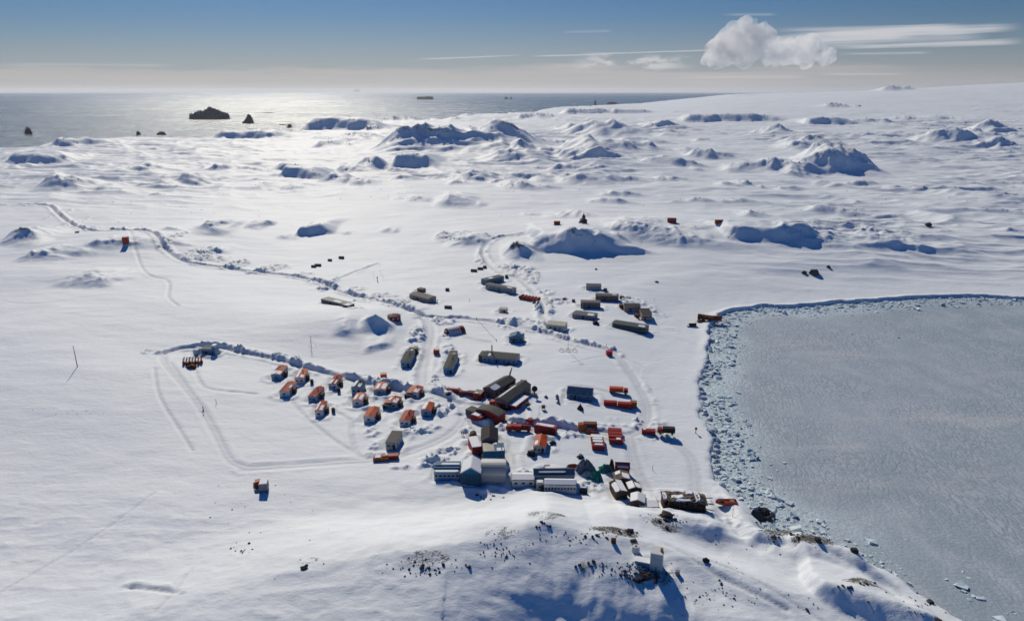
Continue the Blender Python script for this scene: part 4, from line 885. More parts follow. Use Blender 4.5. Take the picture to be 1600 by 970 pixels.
def warehouse():
    ce, u, W, Ld, zg = footprint((1037,779), (1104,782), (1031,765), 3.7)
    root = empty('ruined_warehouse', (ce[0], ce[1], zg), math.atan2(u[1], u[0]), 'big dark ruined timber warehouse with a sagging roof near the water', 'warehouse')
    rg = random.Random(5); w2, l2 = W / 2, Ld / 2; h = 4.0
    for k in range(26):   # leaning wall boards with gaps
        x = -w2 + W * k / 26; g = rg.random()
        MBk = MB().box(x, x + W / 26 - .12, -l2 - .05, -l2 + .12, -1, h - (.3 + 1.6 * rg.random() if g > .72 else .05))
        if k == 0: wall = MBk
        else: wall.v, wall.f = wall.v, wall.f; wall.add(MBk.v, MBk.f)
    wall.build('front_wall', WOODD, root)
    b = MB()
    for k in range(12):
        y = -l2 + Ld * k / 12; b.box(-w2, -w2 + .15, y, y + Ld / 12 - .1, -1, h - rg.random() * .8).box(w2 - .15, w2, y, y + Ld / 12 - .1, -1, h - rg.random() * 2.5)
    b.build('side_wall', RUST, root)
    MB().box(-w2, w2, l2 - .12, l2, -1, h - .2).build('rear_wall', WOODD, root)
    f = MB()
    for k in range(9):
        x = -w2 + W * k / 8.0; x = min(max(x, -w2 + .2), w2 - .2); f.box(x - .12, x + .12, -l2 - .3, -l2 - .06, -1, h)
    f.box(-w2, w2, -l2 - .34, -l2 - .07, h * .48, h * .48 + .25); f.build('posts', WOOD, root)
    # sagging roof sheet
    nx, ny = 22, 12; vs = []; 
    for j in range(ny + 1):
        for i in range(nx + 1):
            s, t = i / nx, j / ny
            z = h + .2 + .55 * math.sin(math.pi * t) - 1.3 * math.exp(-((s - .33) / .16) ** 2 - ((t - .55) / .28) ** 2) - .9 * max(0, s - .78) * 5 * (1 - t * .3)
            z += .35 * (rg.random() - .5)
            vs.append((-w2 - .5 + (W + 1) * s, -l2 - .5 + (Ld + 1) * t, z))
    n = len(vs); vs += [(x, y, z - .18) for x, y, z in vs]; fs = []
    for j in range(ny):
        for i in range(nx):
            a = j * (nx + 1) + i; hole = rg.random() < .05
            if hole: continue
            q = (a, a + 1, a + nx + 2, a + nx + 1); fs += [q, tuple(n + k for k in q[::-1])]
    MB().add(vs, fs).build('roof', pm('ruin_roof_sheet', (.16, .125, .095), .8, var=.3, stain=(.06, .05, .05), scale=.35), root)
    for (s0, s1, t0, t1) in ((.22,.50,.30,.7),(.03,.12,.1,.8),(.74,.86,.05,.98),(.30,.66,.03,.2),(.55,.72,.6,.95)):
        vv = []
        for (a, b_) in blob_poly(s0, s1, t0, t1, rg):
            i = min(nx, max(0, round(a * nx))); j = min(ny, max(0, round(b_ * ny))); z = max(vs[j * (nx + 1) + i][2], h - .2)
            vv.append(Vector((-w2 - .5 + (W + 1) * a, -l2 - .5 + (Ld + 1) * b_, z + .12)))
        c = sum(vv, Vector()) / len(vv); k = len(vv)
        MB().add([*vv, *[c + (p - c) * .85 + Vector((0, 0, .2)) for p in vv], *[p - Vector((0, 0, .3)) for p in vv]],
                 [tuple(range(k, 2 * k))] + [(i, (i + 1) % k, k + (i + 1) % k, k + i) for i in range(k)] + [(2 * k + i, 2 * k + (i + 1) % k, (i + 1) % k, i) for i in range(k)]).build('roof_snow', M_SNOW, root)
    for k in range(3): MB().tube([(w2, -l2 + 1 + k * 1.6, 1 + k), (w2 + 3.0, -l2 + .6 + k * 2.0, .6 + k * 1.2)], .15, 6).build('fallen_beam', WOOD, root)
warehouse()

# ---------------------------------------------------------------- white instrument tower in the foreground
def tower():
    ce, u, W, Ld, zg = footprint((1016.9,851), (1038.5,855), (1019.5,846.5), 7.6)
    zb = zg - .6
    root = empty('instrument_tower', (ce[0], ce[1], zb), math.atan2(u[1], u[0]), 'white panelled two storey tower on the foreground ridge casting a long shadow', 'tower')
    w2, l2 = W / 2, 1.9; h = 7.2
    PW = pm('tower_panel', (.60, .61, .62), .55, var=.06, stain=(.48, .47, .44), scale=.5)
    MB().box(-w2, w2, -l2, l2, -1.5, h).build('wall', PW, root)
    s = MB()
    for k in range(1, 7): x = -w2 + W * k / 7; s.box(x - .03, x + .03, -l2 - .05, -l2 + .02, 0, h - .05)
    for z in (2.6, 5.4): s.box(-w2, w2, -l2 - .045, -l2 + .02, z, z + .06)
    s.build('panel_seams', GREYP, root)
    MB().box(-w2 - .1, w2 + .1, -l2 - .1, l2 + .1, h + .003, h + .16).build('roof', WHITEW, root)
    MB().box(-.3, .25, -l2 - .07, -l2 - .01, 1.0, 2.6).build('door', GREYP, root)
    MB().tube([(w2 - .6, 0, h + .1), (w2 - .6, 0, h + .5), (w2 - .6, 0, h + 1.1), (w2 - .6, 0, h + 1.4)], .55, 12, .3).build('beacon', YELLOW, root)
    MB().box(-w2 - 4.8, -w2 - .02, -1.3, 1.3, -1.5, 2.7).build('side_container', pm('pale_blue_container', (.28, .36, .42), .55, var=.08), root)
    MB().box(-w2 - 4.8, -w2 - .05, -1.3, 1.3, 2.72, 2.95).build('roof_snow', M_SNOW, root)
    f = MB()
    for k in range(6): f.tube([(w2 + .1 + k * 1.0, -.9, -.8), (w2 + .1 + k * 1.0, -.9, .9)], .05, 5)
    f.tube([(w2 + .1, -.9, .9), (w2 + 5.2, -.9, .9)], .05, 5); f.build('railing', STEEL, root)
    MB().box(w2 + 4.2, w2 + 5.4, -1.5, -.3, -.8, 2.0).build('end_box', GREYP, root)
    root.scale = (.9, .9, .9)
    return root
tower()
g = G(993, 861)
t = empty('storage_tank', (g.x, g.y, g.z - .3), 0, 'small white domed tank left of the foreground tower', 'tank')
mb = MB(); mb.tube([(0, 0, 0), (0, 0, 1.4), (0, 0, 1.9), (0, 0, 2.15)], 1.2, 16, .95); mb.build('body', WHITEW, t, False)
MB().tube([(0, 0, 2.1), (0, 0, 2.35)], .35, 10).build('lid', GREYP, t)
tag(MB().prism([(-1.2, 0), (1.2, 0), (.6, 1.1), (-.9, .8)], -.3, .3).build('warning_board', WOOD), 'small dark board leaning in the snow behind the white domed tank', 'board')
bpy.data.objects['warning_board'].location = G(990, 846.5)
tag(MB().box(-.7, .7, -.35, .35, -.2, 1.5).build('ridge_marker', RUST), 'small rusty marker block on the foreground rocky crest', 'marker').location = G(958.5, 847.5)

# ---------------------------------------------------------------- containers, vehicles and equipment
CG = 'red containers parked side by side on the flat'
for k, (px, py, sn) in enumerate(((960.3,676.5,None),(960.8,681.5,None),(961.6,686.6,None),(962.3,691.8,(.5,.85,.1,.9)))):
    container(['rearmost', 'second', 'third', 'nearest'][k] + ' of the four bare dark red containers in the right hand stack', px, py, 5.6, R(-6), REDC, group=CG, snow=sn)
for k, (px, py, sn) in enumerate(((932.5,687.5,(0,1,0,1)),(933.2,691.6,(.05,.95,.1,.9)),(934.0,696.3,(.05,.95,.2,1)),(934.6,701.3,(.2,.9,.3,.9)))):
    container(['rearmost', 'second', 'third', 'nearest'][k] + ' of the four snow topped red containers in the left hand stack', px, py, 5.0, R(-5), REDC, group=CG, snow=sn)
container('bright red container at the left end of the train beside the halls', 708.7, 612.2, 6.2, R(-12), pm('bright_red', (.55, .04, .035), .45), snow=(.08, .95, .3, .75))
container('dull brown red container between the bright red one and the brown block', 729.5, 616, 7.2, R(-9), pm('dull_maroon', (.17, .045, .04), .6), ht=2.0, snow=(.2, .6, .4, .9))
container('dark maroon container, left half of the pair below the orange flatbed', 953.5, 632.6, 6.0, R(-8), REDW)
container('dark maroon container, right half of the pair below the orange flatbed', 976, 636.6, 6.4, R(-8), REDW, ht=2.8)
container('upright orange brown box at the right end of the maroon containers', 989.5, 635.2, 2.9, R(-8), pm('brown_orange', (.35, .12, .05), .6), ht=3.0, name='storage_box', cat='storage box')
container('red container with a snow dab in the right part of the base', 1013, 677.7, 5.6, R(-10), REDC, snow=(.1,.3,.3,.9))
container('rusty orange container at the left of the vehicle park by the crossroads', 910, 669.5, 3.6, R(-3), pm('orange_brown', (.36, .10, .035), .6), snow=(.7,1,.1,.8), ht=2.8)
container('brown roofed container behind the orange trailers by the crossroads', 922, 669, 5.6, R(-3), pm('brown_red', (.17, .055, .035), .6), ht=3.0)
container('small orange container with a snow lid, right of the two trailers', 921.5, 676.5, 2.2, R(-78), REDO, snow=(.05,.6,.1,.9), ht=2.2, name='trailer', cat='trailer')
container('small orange container with a snow lid, end of the two trailers', 926.5, 677.5, 2.2, R(-78), REDO, snow=(.05,.5,.1,.9), ht=2.2, name='trailer', cat='trailer')
container('orange and brown double container lowest on the left by the snow road', 595.5, 718.5, 5.8, R(4), pm('orange_brown', (.36, .10, .035), .6), ht=1.8, snow=(.1,.5,.1,.9))
container('red container beside the orange one lowest on the left by the road', 610, 716.5, 6.2, R(6), REDC, ht=2.2, snow=(.2,.35,.2,.8))
container('small orange hut on a stand right of the cleared road', 682, 551.8, 3.0, 0, REDO, name='small_hut', cat='hut', ht=2.6, snow=(.3,1,.0,.5))
container('small orange box half buried in the bank above the orange houses', 599.3, 589, 3.0, R(10), REDO, name='storage_box', cat='storage box', ht=2.2)
container('lone bright red hut in open snow below the long green barrack', 951.7, 555, 3.1, R(8), pm('bright_red', (.55, .04, .035), .45), name='small_hut', cat='hut', ht=2.9)
container('red cabin at the crest beside the church hill', 870, 366.5, 5.8, 0, pm('hill_red', (.30, .055, .03), .6), name='hill_cabin', cat='cabin', ht=3.4)
container('red hut on the ridge right of the church, casting a shadow', 1049.5, 347.5, 8.2, R(-8), pm('hill_red', (.30, .055, .03), .6), name='hill_cabin', cat='cabin', ht=4.4, wd=4)
container('small red hut farthest right on the hills', 1123.3, 348.8, 7.4, 0, pm('hill_red', (.30, .055, .03), .6), name='hill_cabin', cat='cabin', ht=3.4)
r = container('red cube hut on the bank beside the far left road', 197, 379.5, 4.4, R(15), pm('cube_red', (.50, .055, .03), .5), name='hill_cabin', cat='cabin', ht=5.4, wd=4.2, snow=(.05,.95,.4,1))
container('tiny rusty sledge box beside the far left road', 120.5, 363.8, 3.2, R(20), RUST, name='storage_box', cat='storage box', ht=1.5)
container('dark box with a snow hood near the rusty landing craft', 1082, 509, 4.2, 0, DARK, name='storage_box', cat='storage box', ht=2.3, snow=(-.6,.9,.0,1.6))
for (px, py, ln, lab) in ((533.5,403.5,4.2,'dark boxy hut out on the far snowfield above the spur road'), (515.5,407.8,3.0,'low dark sledge left of the far snowfield hut'), (496.8,415.5,5.0,'grey container half drifted over on the far snowfield'),
                      (490.3,417.5,3.6,'smaller grey box left of the drifted container'), (740.5,424,4.8,'dark box lowest in the line leading to the joined blocks'), (750.5,421,4.2,'dark box in the middle of the line by the joined blocks'),
                      (757.5,418.4,2.6,'small dark box at the upper end of the line by the joined blocks'), (791.5,433,2.0,'tiny dark box right of the joined blocks'), (699,453.8,2.4,'small dark box in the open snow right of the tan quarters'),
                      (700.2,481.5,4.6,'dark container beside the ploughed bank above the striped tent'), (881.8,469.3,2.2,'small dark box left of the plain brown block'), (896,471.5,2.0,'tiny dark sledge beside the plain brown block'),
                      (945.5,454.0,2.6,'small brown crate behind the long brown block'), (972,466.5,3.0,'dark crate right of the long brown block')):
    container(lab, px, py, ln, R(-8), pm('dark_box', (.07, .065, .065), .7), name='storage_box', cat='box', ht=1.9, wd=2.0)
container('rusty barrel shaped crate between the two salmon blocks', 995, 495.5, 3.0, R(-70), RUST, name='storage_box', cat='box', ht=2.4)
container('small rusty crate left of the salmon block', 970.5, 480.3, 2.6, 0, RUST, name='storage_box', cat='box', ht=2.2)
container('small dark house behind the salmon block', 974, 481.8, 1.8, 0, DARK, name='storage_box', cat='box', ht=1.6)
# red cylinders in a row on the upper road
TG = 'red fuel tanks in a row on the upper road'
for k in range(6):
    px = 815 + k * 5.0; py = 463.8 + k * .95
    g = G(px, py + 2); t = empty('fuel_tank', tuple(g), R(-30), 'red cylindrical fuel tank lying in the row of six beside the joined blocks', 'fuel tank', TG)
    MB().tube([(0, -2.6, 1.2), (0, -2.4, 1.2), (0, 2.4, 1.2), (0, 2.6, 1.2)], 1.1, 14).build('tank', RUST if k < 1 else pm('tank_red', (.33, .045, .028), .55), t)
    for y in (-1.5, 1.5): MB().box(-1.0, 1.0, y - .12, y + .12, -.2, .5).build('cradle', DARK, t)
# red hexagonal hut
g = G(616, 499.5); t = empty('octagonal_hut', (g.x, g.y, g.z - .2), 0, 'round faceted dark red hut right of the pyramid snow mound', 'hut')
pts = [(math.cos(a) * 4.0, math.sin(a) * 3.6) for a in [math.pi * (2 * k + 1) / 8 for k in range(8)]]
MB().add([(x, y, -.6) for x, y in pts] + [(x, y, 3.1) for x, y in pts], [tuple(range(8))[::-1], tuple(range(8, 16))] + [(i, (i + 1) % 8, 8 + (i + 1) % 8, 8 + i) for i in range(8)]).build('wall', pm('maroon_hut', (.22, .03, .03), .6), t)
MB().add([(x * 1.06, y * 1.06, 3.12) for x, y in pts] + [(x * .25, y * .25, 4.0) for x, y in pts], [tuple(range(8, 16))] + [(i, (i + 1) % 8, 8 + (i + 1) % 8, 8 + i) for i in range(8)]).build('roof', pm('maroon_roof', (.14, .055, .05), .6), t)
for k in (4, 5, 6, 7):
    a = math.pi * (2 * k) / 8 + .001; x, y = math.cos(a) * 3.72, math.sin(a) * 3.36
    MB().box(x - .5, x + .5, y - .06, y + .06, 1.2, 2.1, a + math.pi / 2).build('window', WHITEW, t)
for k in range(5): MB().box(-1.8 + k * .8, -1.2 + k * .8, -.6 + (k % 2) * .9, -.1 + (k % 2) * .9, 3.7, 3.95).build('roof_light', WHITEW, t)
# striped half-round tent
def tent():
    a, b = G(703, 521), G(722, 514.5); d = (b - a); d.z = 0; Ln = 10.5; yaw = R(34)
    g = G(711, 520); root = empty('arched_tent', (g.x, g.y + 1.2, g.z - .5), yaw, 'half round tent hut striped white and red with a plain red end bay', 'tent')
    r0 = 4.0; n = 18
    def arch(y0, y1, r, nm, m):
        o = [(r * math.cos(math.pi * k / n), r * .95 * math.sin(math.pi * k / n)) for k in range(n + 1)]
        i = [(p[0] * .97, p[1] * .97) for p in o]
        MB().prism([(p[1], p[0]) for p in []] or (o + i[::-1]), y0, y1, 'x').build(nm, m, root)
    W_ = pm('tent_white', (.55, .53, .56), .6, var=.05); R_ = pm('tent_red', (.36, .04, .03), .5)
    x = -Ln / 2
    for k in range(5):
        arch(x, x + 1.25, r0, 'white_stripe', W_); x += 1.25
        arch(x, x + .28, r0 - .03, 'red_stripe', REDW); x += .28
    arch(x + .02, x + 2.6, r0 - .15, 'red_bay', R_)
    for nm, xx in (('front_wall', -Ln / 2 + .1), ('rear_wall', x + 2.4)):
        poly = [(r0 * .96 * math.cos(math.pi * k / n), r0 * .9 * math.sin(math.pi * k / n)) for k in range(n + 1)]
        MB().prism(poly, xx, xx + .12, 'x').build(nm, R_ if nm == 'rear_wall' else BLUEP, root)
    MB().box(-Ln / 2 - 1.4, -Ln / 2 + .05, -1.3, 1.3, -.5, 2.3).build('porch', REDW, root)
tent()
# vehicles
truck('orange and maroon flatbed truck parked above the maroon containers', 966.5, 613.8, 8.8, R(-9), REDW, 'box', REDO)
truck('dark red fire truck parked above the cottage, left of the long red hall', 803, 672.8, 6.4, R(170), REDC, 'box', REDC, 'fire truck')
truck('red tanker truck right behind the dark red fire truck', 817, 673, 6.6, R(176), REDC, 'tank', REDC, 'tanker truck')
for px, py in ((800.2, 668.5), (808.7, 670)): mast('dark mushroom vent on a pole above the red fire trucks', px, py, 8, 'vent', 'vent_pole', .12, guys=False, top='vent_cap', group='dark vents above the fire trucks')
truck('red truck with a black canopy farthest right on the flat', 1040.5, 677, 7.2, R(172), REDC, 'box', pm('black_canopy', (.03, .02, .025), .6))
truck('red truck parked between the bowed hall and the nearer twin hall', 774, 633.8, 5.0, R(160), pm('bright_red', (.55, .04, .035), .45), 'box', REDC)
truck('dark red truck behind the bright one between the halls', 784, 638, 5.0, R(150), REDW, 'flat', DARK)
truck('black pickup turning by the corner of the nearer twin hall', 790.5, 640.3, 4.6, R(150), DARK, 'flat', DARK, 'pickup')
building('long_red_hall', 'long red sided container hall with a snow filled roof beside the mast', 'hall', (834.6,664.0), (868.0,669.6), (836.8,659.4), 2.6, 'flat', .5, REDC, REDW, [(0,.05,.95,.1,.9)], nf=0, ns=0, door=True)
truck('small red truck left of the long red sided hall', 827.5, 662, 3.2, R(10), REDC, 'flat', REDW)
tracked('tracked snow groomer with an orange cab and snowy grey body on the lower left slope', 404, 760, R(-65), pm('groomer_orange', (.40, .09, .04), .5), sc=1.0)
g = G(408, 762.5); r = empty('grey_sledge', (g.x + 1.5, g.y - 1.0, g.z), R(10), 'grey trailer box with a snow top hitched behind the tracked groomer', 'trailer')
MB().box(-1.4, 1.4, -1.6, 1.6, .5, 3.1).build('body', GREYP, r); MB().box(-1.3, 1.3, -1.5, 1.5, 3.12, 3.4).build('roof_snow', M_SNOW, r); MB().box(-1.2, -.9, -2.0, 2.0, 0, .5).box(.9, 1.2, -2.0, 2.0, 0, .5).build('runner', DARK, r)
tracked('snowmobile parked below the grey block with patched snow', 931, 506.3, R(0), DARK, 'snowmobile', 'snowmobile', .8, False)
tracked('dark red tractor parked beside the arched hall wall', 700.5, 0 + 616.5, R(20), DARK, 'tractor', 'tractor', .5, False)
tracked('white nosed dark snowmobile beside the orange roofed cream cottage', 831, 710.5, R(-40), DARK, 'snowmobile', 'snowmobile', .75, False)
tracked('small grey loader in the snow below the snow topped red containers', 906.8, 714.5, R(30), GREYP, 'loader', 'loader', .55, False)
tracked('tiny dark tractor by the red container in the lower right flat', 863.5, 692.5, R(40), BLUEG, 'tractor', 'tractor', .55, False)
tracked('red quad vehicle on the snow in front of the low workshop', 794.5, 570, R(10), REDW, 'vehicle', 'quad_vehicle', .5, False)
# red racks of machinery on the left hill
for k in range(7):
    px = 287.5 + k * 4.6; py = 569.5 - k * .35 + (k % 2)
    g = G(px, py); r = empty('boom_lift', tuple(g), R(20), 'orange red machine frame with a raised slanted boom in the row on the left hill', 'machine', 'row of orange red machines on the left hill')
    MB().box(-.6, .6, -1.2, 1.2, .2, .9).build('chassis', RUST, r)
    MB().tube([(0, -1.0, .8), (.5, 1.0, 3.6)], .22, 6).build('boom', REDO, r); MB().tube([(-.5, -1.0, .8), (0, .8, 3.2)], .16, 6).build('brace', REDO, r)
    MB().box(-.55, .55, -.9, .1, .9, 1.7).build('engine', REDO, r)
g = G(299, 574.5); tag(MB().prism([(-2.2, 0), (2.4, 0), (1.8, 1.3), (.2, 1.9), (-1.6, 1.0)], -1.0, 1.0).build('scrap_heap', RUST), 'dark rusty scrap heap at the foot of the orange red machines', 'scrap heap').location = g
# dish
def dish(px, py, rpx, label, sc=1.0):
    g = G(px, py); D = (g - Vector((0, 0, CAMZ))).length; rr = rpx / FPX * D
    root = empty('satellite_dish', tuple(g), R(0), label, 'satellite dish')
    MB().box(-1.3, 1.3, -1.0, 1.0, -.4, .9).build('base', GREYP, root)
    MB().tube([(0, 0, .9), (0, 0, 2.6)], .35, 8).build('pedestal', DARK, root)
    n, m_ = 24, 6; vs = []; fs = []; ax = Vector((.12, -.90, .42)).normalized(); a = ax.orthogonal().normalized(); b = ax.cross(a); c0 = Vector((0, -.2, 2.6 + rr * .55))
    for j in range(m_ + 1):
        for k in range(n):
            q = rr * (j + .02) / m_; vs.append(c0 + a * q * math.cos(2 * math.pi * k / n) + b * q * math.sin(2 * math.pi * k / n) + ax * (.28 * q * q / rr))
    N_ = len(vs); vs += [p - ax * .1 for p in vs]
    for j in range(m_):
        for k in range(n):
            q = (j * n + k, j * n + (k + 1) % n, (j + 1) * n + (k + 1) % n, (j + 1) * n + k); fs += [q, tuple(N_ + i for i in q[::-1])]
    fs += [(m_ * n + k, m_ * n + (k + 1) % n, N_ + m_ * n + (k + 1) % n, N_ + m_ * n + k) for k in range(n)]
    MB().add(vs, fs).build('reflector', DARK, root, False)
    MB().tube([c0, c0 + ax * rr * .8], .08, 6).build('feed_arm', STEEL, root)
dish(835, 617.5, 4.6, 'large dark satellite dish on a grey base right of the twin halls')
mb = MB(); g = G(906.5, 639); t = empty('dome_tent', tuple(g), 0, 'small black pointed dome in the snow below the blue grey hall', 'dome')
MB().tube([(0, 0, -.2), (0, 0, .8), (0, 0, 1.6), (0, 0, 2.6)], 1.7, 10, .12).build('cover', DARK, t); MB().tube([(0, 0, 2.4), (0, 0, 3.4)], .06, 5).build('pole', STEEL, t)
for (px, py, lab) in ((824.3, 635.5, 'squat olive instrument box on legs above the cross road bank'), (849, 639.5, 'squat red instrument box on legs left of the black dome')):
    g = G(px, py); t = empty('instrument_box', tuple(g), 0, lab, 'instrument box')
    MB().box(-.8, .8, -.6, .6, .7, 2.0).build('box', RUST if px > 830 else WOOD, t)
    for sx in (-.7, .7):
        for sy in (-.5, .5): MB().tube([(sx, sy, -.3), (sx * .9, sy * .9, .7)], .07, 5).build('leg', DARK, t)
    MB().tube([(-1.6, 0, 1.4), (1.6, 0, 1.4)], .08, 5).build('arm', DARK, t)
for (px, py, lab) in ((487.5,599,'dark upright tank between the second and fourth orange houses'),(529.5,612,'dark upright tank right of the red roofed house with two snow wedges'),(521,644,'dark upright tank beside the lowest left orange house')):
    g = G(px, py); t = empty('upright_tank', tuple(g), 0, lab, 'tank'); MB().tube([(0, 0, -.3), (0, 0, 2.0)], .8, 12).build('body', DARK, t); MB().tube([(0, 0, 2.0), (0, 0, 2.3)], .3, 8).build('lid', DARK, t)
# flags / masts
mast('tall dark mast alone on the far left slope with a long shadow', 121, 573, 29, lattice=False, r=.2, guys=False)
mast('slim mast with wires on the slope above the orange houses', 486.5, 541.5, 16, arms=1, r=.14)
r, h = mast('tall slim mast with a red truss base and umbrella top in open snow', 887.5, 548.5, 36, r=.12, guys=False, mat=STEEL)
for k in range(6): a = k * math.pi / 3; MB().tube([(0, 0, h), (2.4 * math.cos(a), 2.4 * math.sin(a), h - .7)], .05, 4).build('umbrella_rib', STEEL, r)
for i, sx in enumerate((-3.6, 0, 3.6)):
    MB().tube([(sx - 1.4, 0, 0), (sx, 0, 2.0), (sx + 1.4, 0, 0)], .13, 5).tube([(sx - .8, 0, 1.0), (sx + .8, 0, 1.0)], .1, 5).build('truss_frame', pm('pink_red_paint', (.5, .16, .14), .6), r)
MB().tube([(-4.6, 0, .9), (4.6, 0, .9)], .1, 5).build('truss_rail', pm('pink_red_paint', (.5, .16, .14), .6), r)
mast('thin pale mast rising in front of the long red sided hall', 842, 676, 44, r=.09, guys=True, mat=STEEL)
mast('thin pole beside the track above the ruined warehouse', 1019.5, 734, 8, r=.1, guys=False, cat='pole', name='marker_pole')
mast('thin red striped pole on the shore right of the orange boat', 1144.5, 807, 22, r=.08, guys=False, cat='pole', name='marker_pole', mat=pm('pink_red_paint', (.5, .16, .14), .6))
mast('dark post with a box beside the shore track', 1087, 676.5, 6, r=.2, guys=False, top='lamp_box', cat='post', name='marker_pole')
mast('short dark post with an instrument on the far snowfield', 589.8, 439.5, 5, r=.3, guys=False, top='sensor', cat='post', name='marker_pole')
for px, py, hp in ((583.5,432,8),(594,431,10),(598.5,434,8)): mast('hair thin pale pole in the cluster on the far snowfield', px, py, hp, r=.07, guys=False, mat=STEEL, cat='pole', name='marker_pole', group='thin poles on the far snowfield')
for (px, py, hp, lab) in ((683.7,474,6,'dark thick post just below the tan roofed quarters'),(733.5,471,5,'small dark post right of the tan roofed quarters'),(1022,469,4,'small dark post on the ploughed heap right of the salmon blocks'),
                      (947.5,541,5,'small dark post on the heap above the lone red hut'),(958,456,0,''),(742,533,0,''),(676,597,4,'thin post beside the bottom of the cleared road'),(338,630,7,'thin pale marker pole right of the loop road'),
                      (744.8,498.5,2.5,'squat dark post at the upper end of the cable line'),(775.5,532.5,3,'squat dark block at the lower end of the cable line')):
    if lab: mast(lab, px, py, hp, r=.22 if 'thick' in lab or 'squat' in lab else .12, guys=False, cat='post', name='marker_pole')
a, b = G(745, 499), G(775, 532)
t = MB(); pts = [a + (b - a) * k / 10 + Vector((0, 0, .7 - .4 * math.sin(math.pi * k / 10))) for k in range(11)]
tag(t.tube(pts, .06, 5).build('cable', DARK), 'dark cable strung across the snow between two squat posts', 'cable')
# fence of small pickets
a, b = G(723, 527), G(769, 535); root = empty('picket_fence', tuple(a), 0, 'long thin picket fence crossing the snow left of the blue gabled house', 'fence')
for k in range(24):
    p = (b - a) * k / 23; p.z = gz(a.x + p.x, a.y + p.y) - a.z
    MB().tube([p - Vector((0, 0, .2)), p + Vector((0, 0, 1.0))], .05, 4).build('picket', WOOD, root)
MB().tube([Vector((0, 0, .8)), (b - a) + Vector((0, 0, .8))], .04, 4).build('rail', WOOD, root)
a, b = G(802, 570), G(796, 586); tag(MB().tube([a + Vector((0, 0, .35)), b + Vector((0, 0, .35))], .28, 6).build('pipe_duct', DARK), 'dark pipe duct running from the low workshop towards the twin halls', 'pipe')
# persons
person(317.5, 640, CLOTH1, 'person in dark clothes walking on the snow road, the farther of the two', R(150), 1)
person(318.6, 645, CLOTH1, 'person in dark clothes walking on the snow road, the nearer of the two', R(160), 1)
PGl = 'people standing beside the red walled shed'
for k, (px, py, c) in enumerate(((721.5, 679.5, CLOTH1), (724.5, 680, CLOTH1), (728.5, 680.5, CLOTH2), (731.5, 680.3, CLOTH1))):
    person(px, py, c, ['leftmost person in dark clothes standing in the snow left of the red walled shed', 'second person from the left in the line beside the red walled shed',
                       'person in a red coat in the line beside the red walled shed', 'person in dark clothes nearest the brown debris of the red walled shed'][k], R(40 * k), 0, PGl)
g = G(738.5, 681.5); tag(MB().prism([(-1.6, -.4), (1.7, -.4), (1.4, 1.2), (.5, 2.0), (-1.0, 1.4)], -1.2, 1.6).build('crate_pile', WOOD), 'brown pile of crates behind the red walled shed', 'crate pile').location = g

# boats
def hull(name, label, px, py, Ln, Bm, Ht, yaw, mat, cat, inner=None):
    g = G(px, py); root = empty(name, (g.x, g.y, g.z + .1), yaw, label, cat)
    n = 12; vs = []; fs = []; prof = [(0, 0), (.55, .12), (.9, .55), (1, 1)]
    for i in range(n + 1):
        s = i / n; w = Bm / 2 * (1 - max(0, (s - .55) / .45) ** 2.2) * (.85 + .15 * min(1, s * 4)); sheer = Ht * (1 + .35 * (s - .4) ** 2 * 4 * (s > .4) + .15 * (s < .1)); keel = .5 * Ht * max(0, (s - .7) / .3) ** 2
        for sg in (-1, 1):
            for k in range(4):
                p = prof[k] if sg < 0 else prof[3 - k]
                vs.append((Ln * (s - .5), sg * p[0] * w if sg < 0 else p[0] * w, keel + (sheer - keel) * p[1]))
    for i in range(n):
        for k in range(7):
            a = i * 8 + k; fs.append((a, a + 1, a + 9, a + 8))
    fs.append(tuple(range(8)))
    N_ = len(vs); vs += [(x, y * .88, z + .18 if z < Ht * .6 else z) for x, y, z in vs]
    fs += [tuple(N_ + j for j in f[::-1]) for f in list(fs)]
    fs += [(i * 8, (i + 1) * 8, N_ + (i + 1) * 8, N_ + i * 8) for i in range(n)] + [(i * 8 + 7, N_ + i * 8 + 7, N_ + (i + 1) * 8 + 7, (i + 1) * 8 + 7) for i in range(n)]
    MB().add(vs, fs).build('hull', mat, root)
    return root
r = hull('landing_craft', 'rusty open landing craft drawn up at the head of the icy shore', 1108.5, 500.5, 14.5, 4.2, 2.6, R(166), pm('rusty_red_hull', (.20, .055, .03), .75, var=.3, stain=(.06, .035, .03)), 'boat')
MB().box(-6.6, -4.2, -1.6, 1.6, 1.6, 3.4).build('wheelhouse', RUST, r)
MB().box(-3.5, 5.0, -1.5, 1.5, 1.2, 1.6).build('deck', WOODD, r)
MB().box(5.6, 7.4, -1.5, 1.5, .6, 2.6).build('bow_ramp', RUST, r)
g = G(1096, 503); tag(MB().prism([(-3.0, -.3), (3.2, -.3), (2.2, 1.2), (-2.0, 1.5)], -1.2, 1.2).build('boat_cradle', RUST), 'dark rusty cradle under the bow of the landing craft', 'cradle').location = g
r = hull('rubber_boat', 'orange inflatable boat with a dark bow lying on the shore snow', 1134, 788, 7.4, 3.0, 1.2, R(180), pm('inflatable_orange', (.50, .07, .03), .5), 'boat')
MB().tube([(-3.4, -1.1, 1.1), (1.2, -1.2, 1.1), (3.0, -.5, 1.25)], .42, 10).build('side_tube', pm('inflatable_orange', (.50, .07, .03), .5), r)
MB().tube([(-3.4, 1.1, 1.1), (1.2, 1.2, 1.1), (3.0, .5, 1.25)], .42, 10).build('side_tube', pm('inflatable_orange', (.50, .07, .03), .5), r)
MB().prism([(.6, .9), (3.4, 1.0), (2.6, 1.7), (1.0, 1.8)], -.9, .9).build('bow_cover', DARK, r); MB().box(-2.6, -1.4, -.6, .6, .8, 1.5).build('console', GREYP, r)
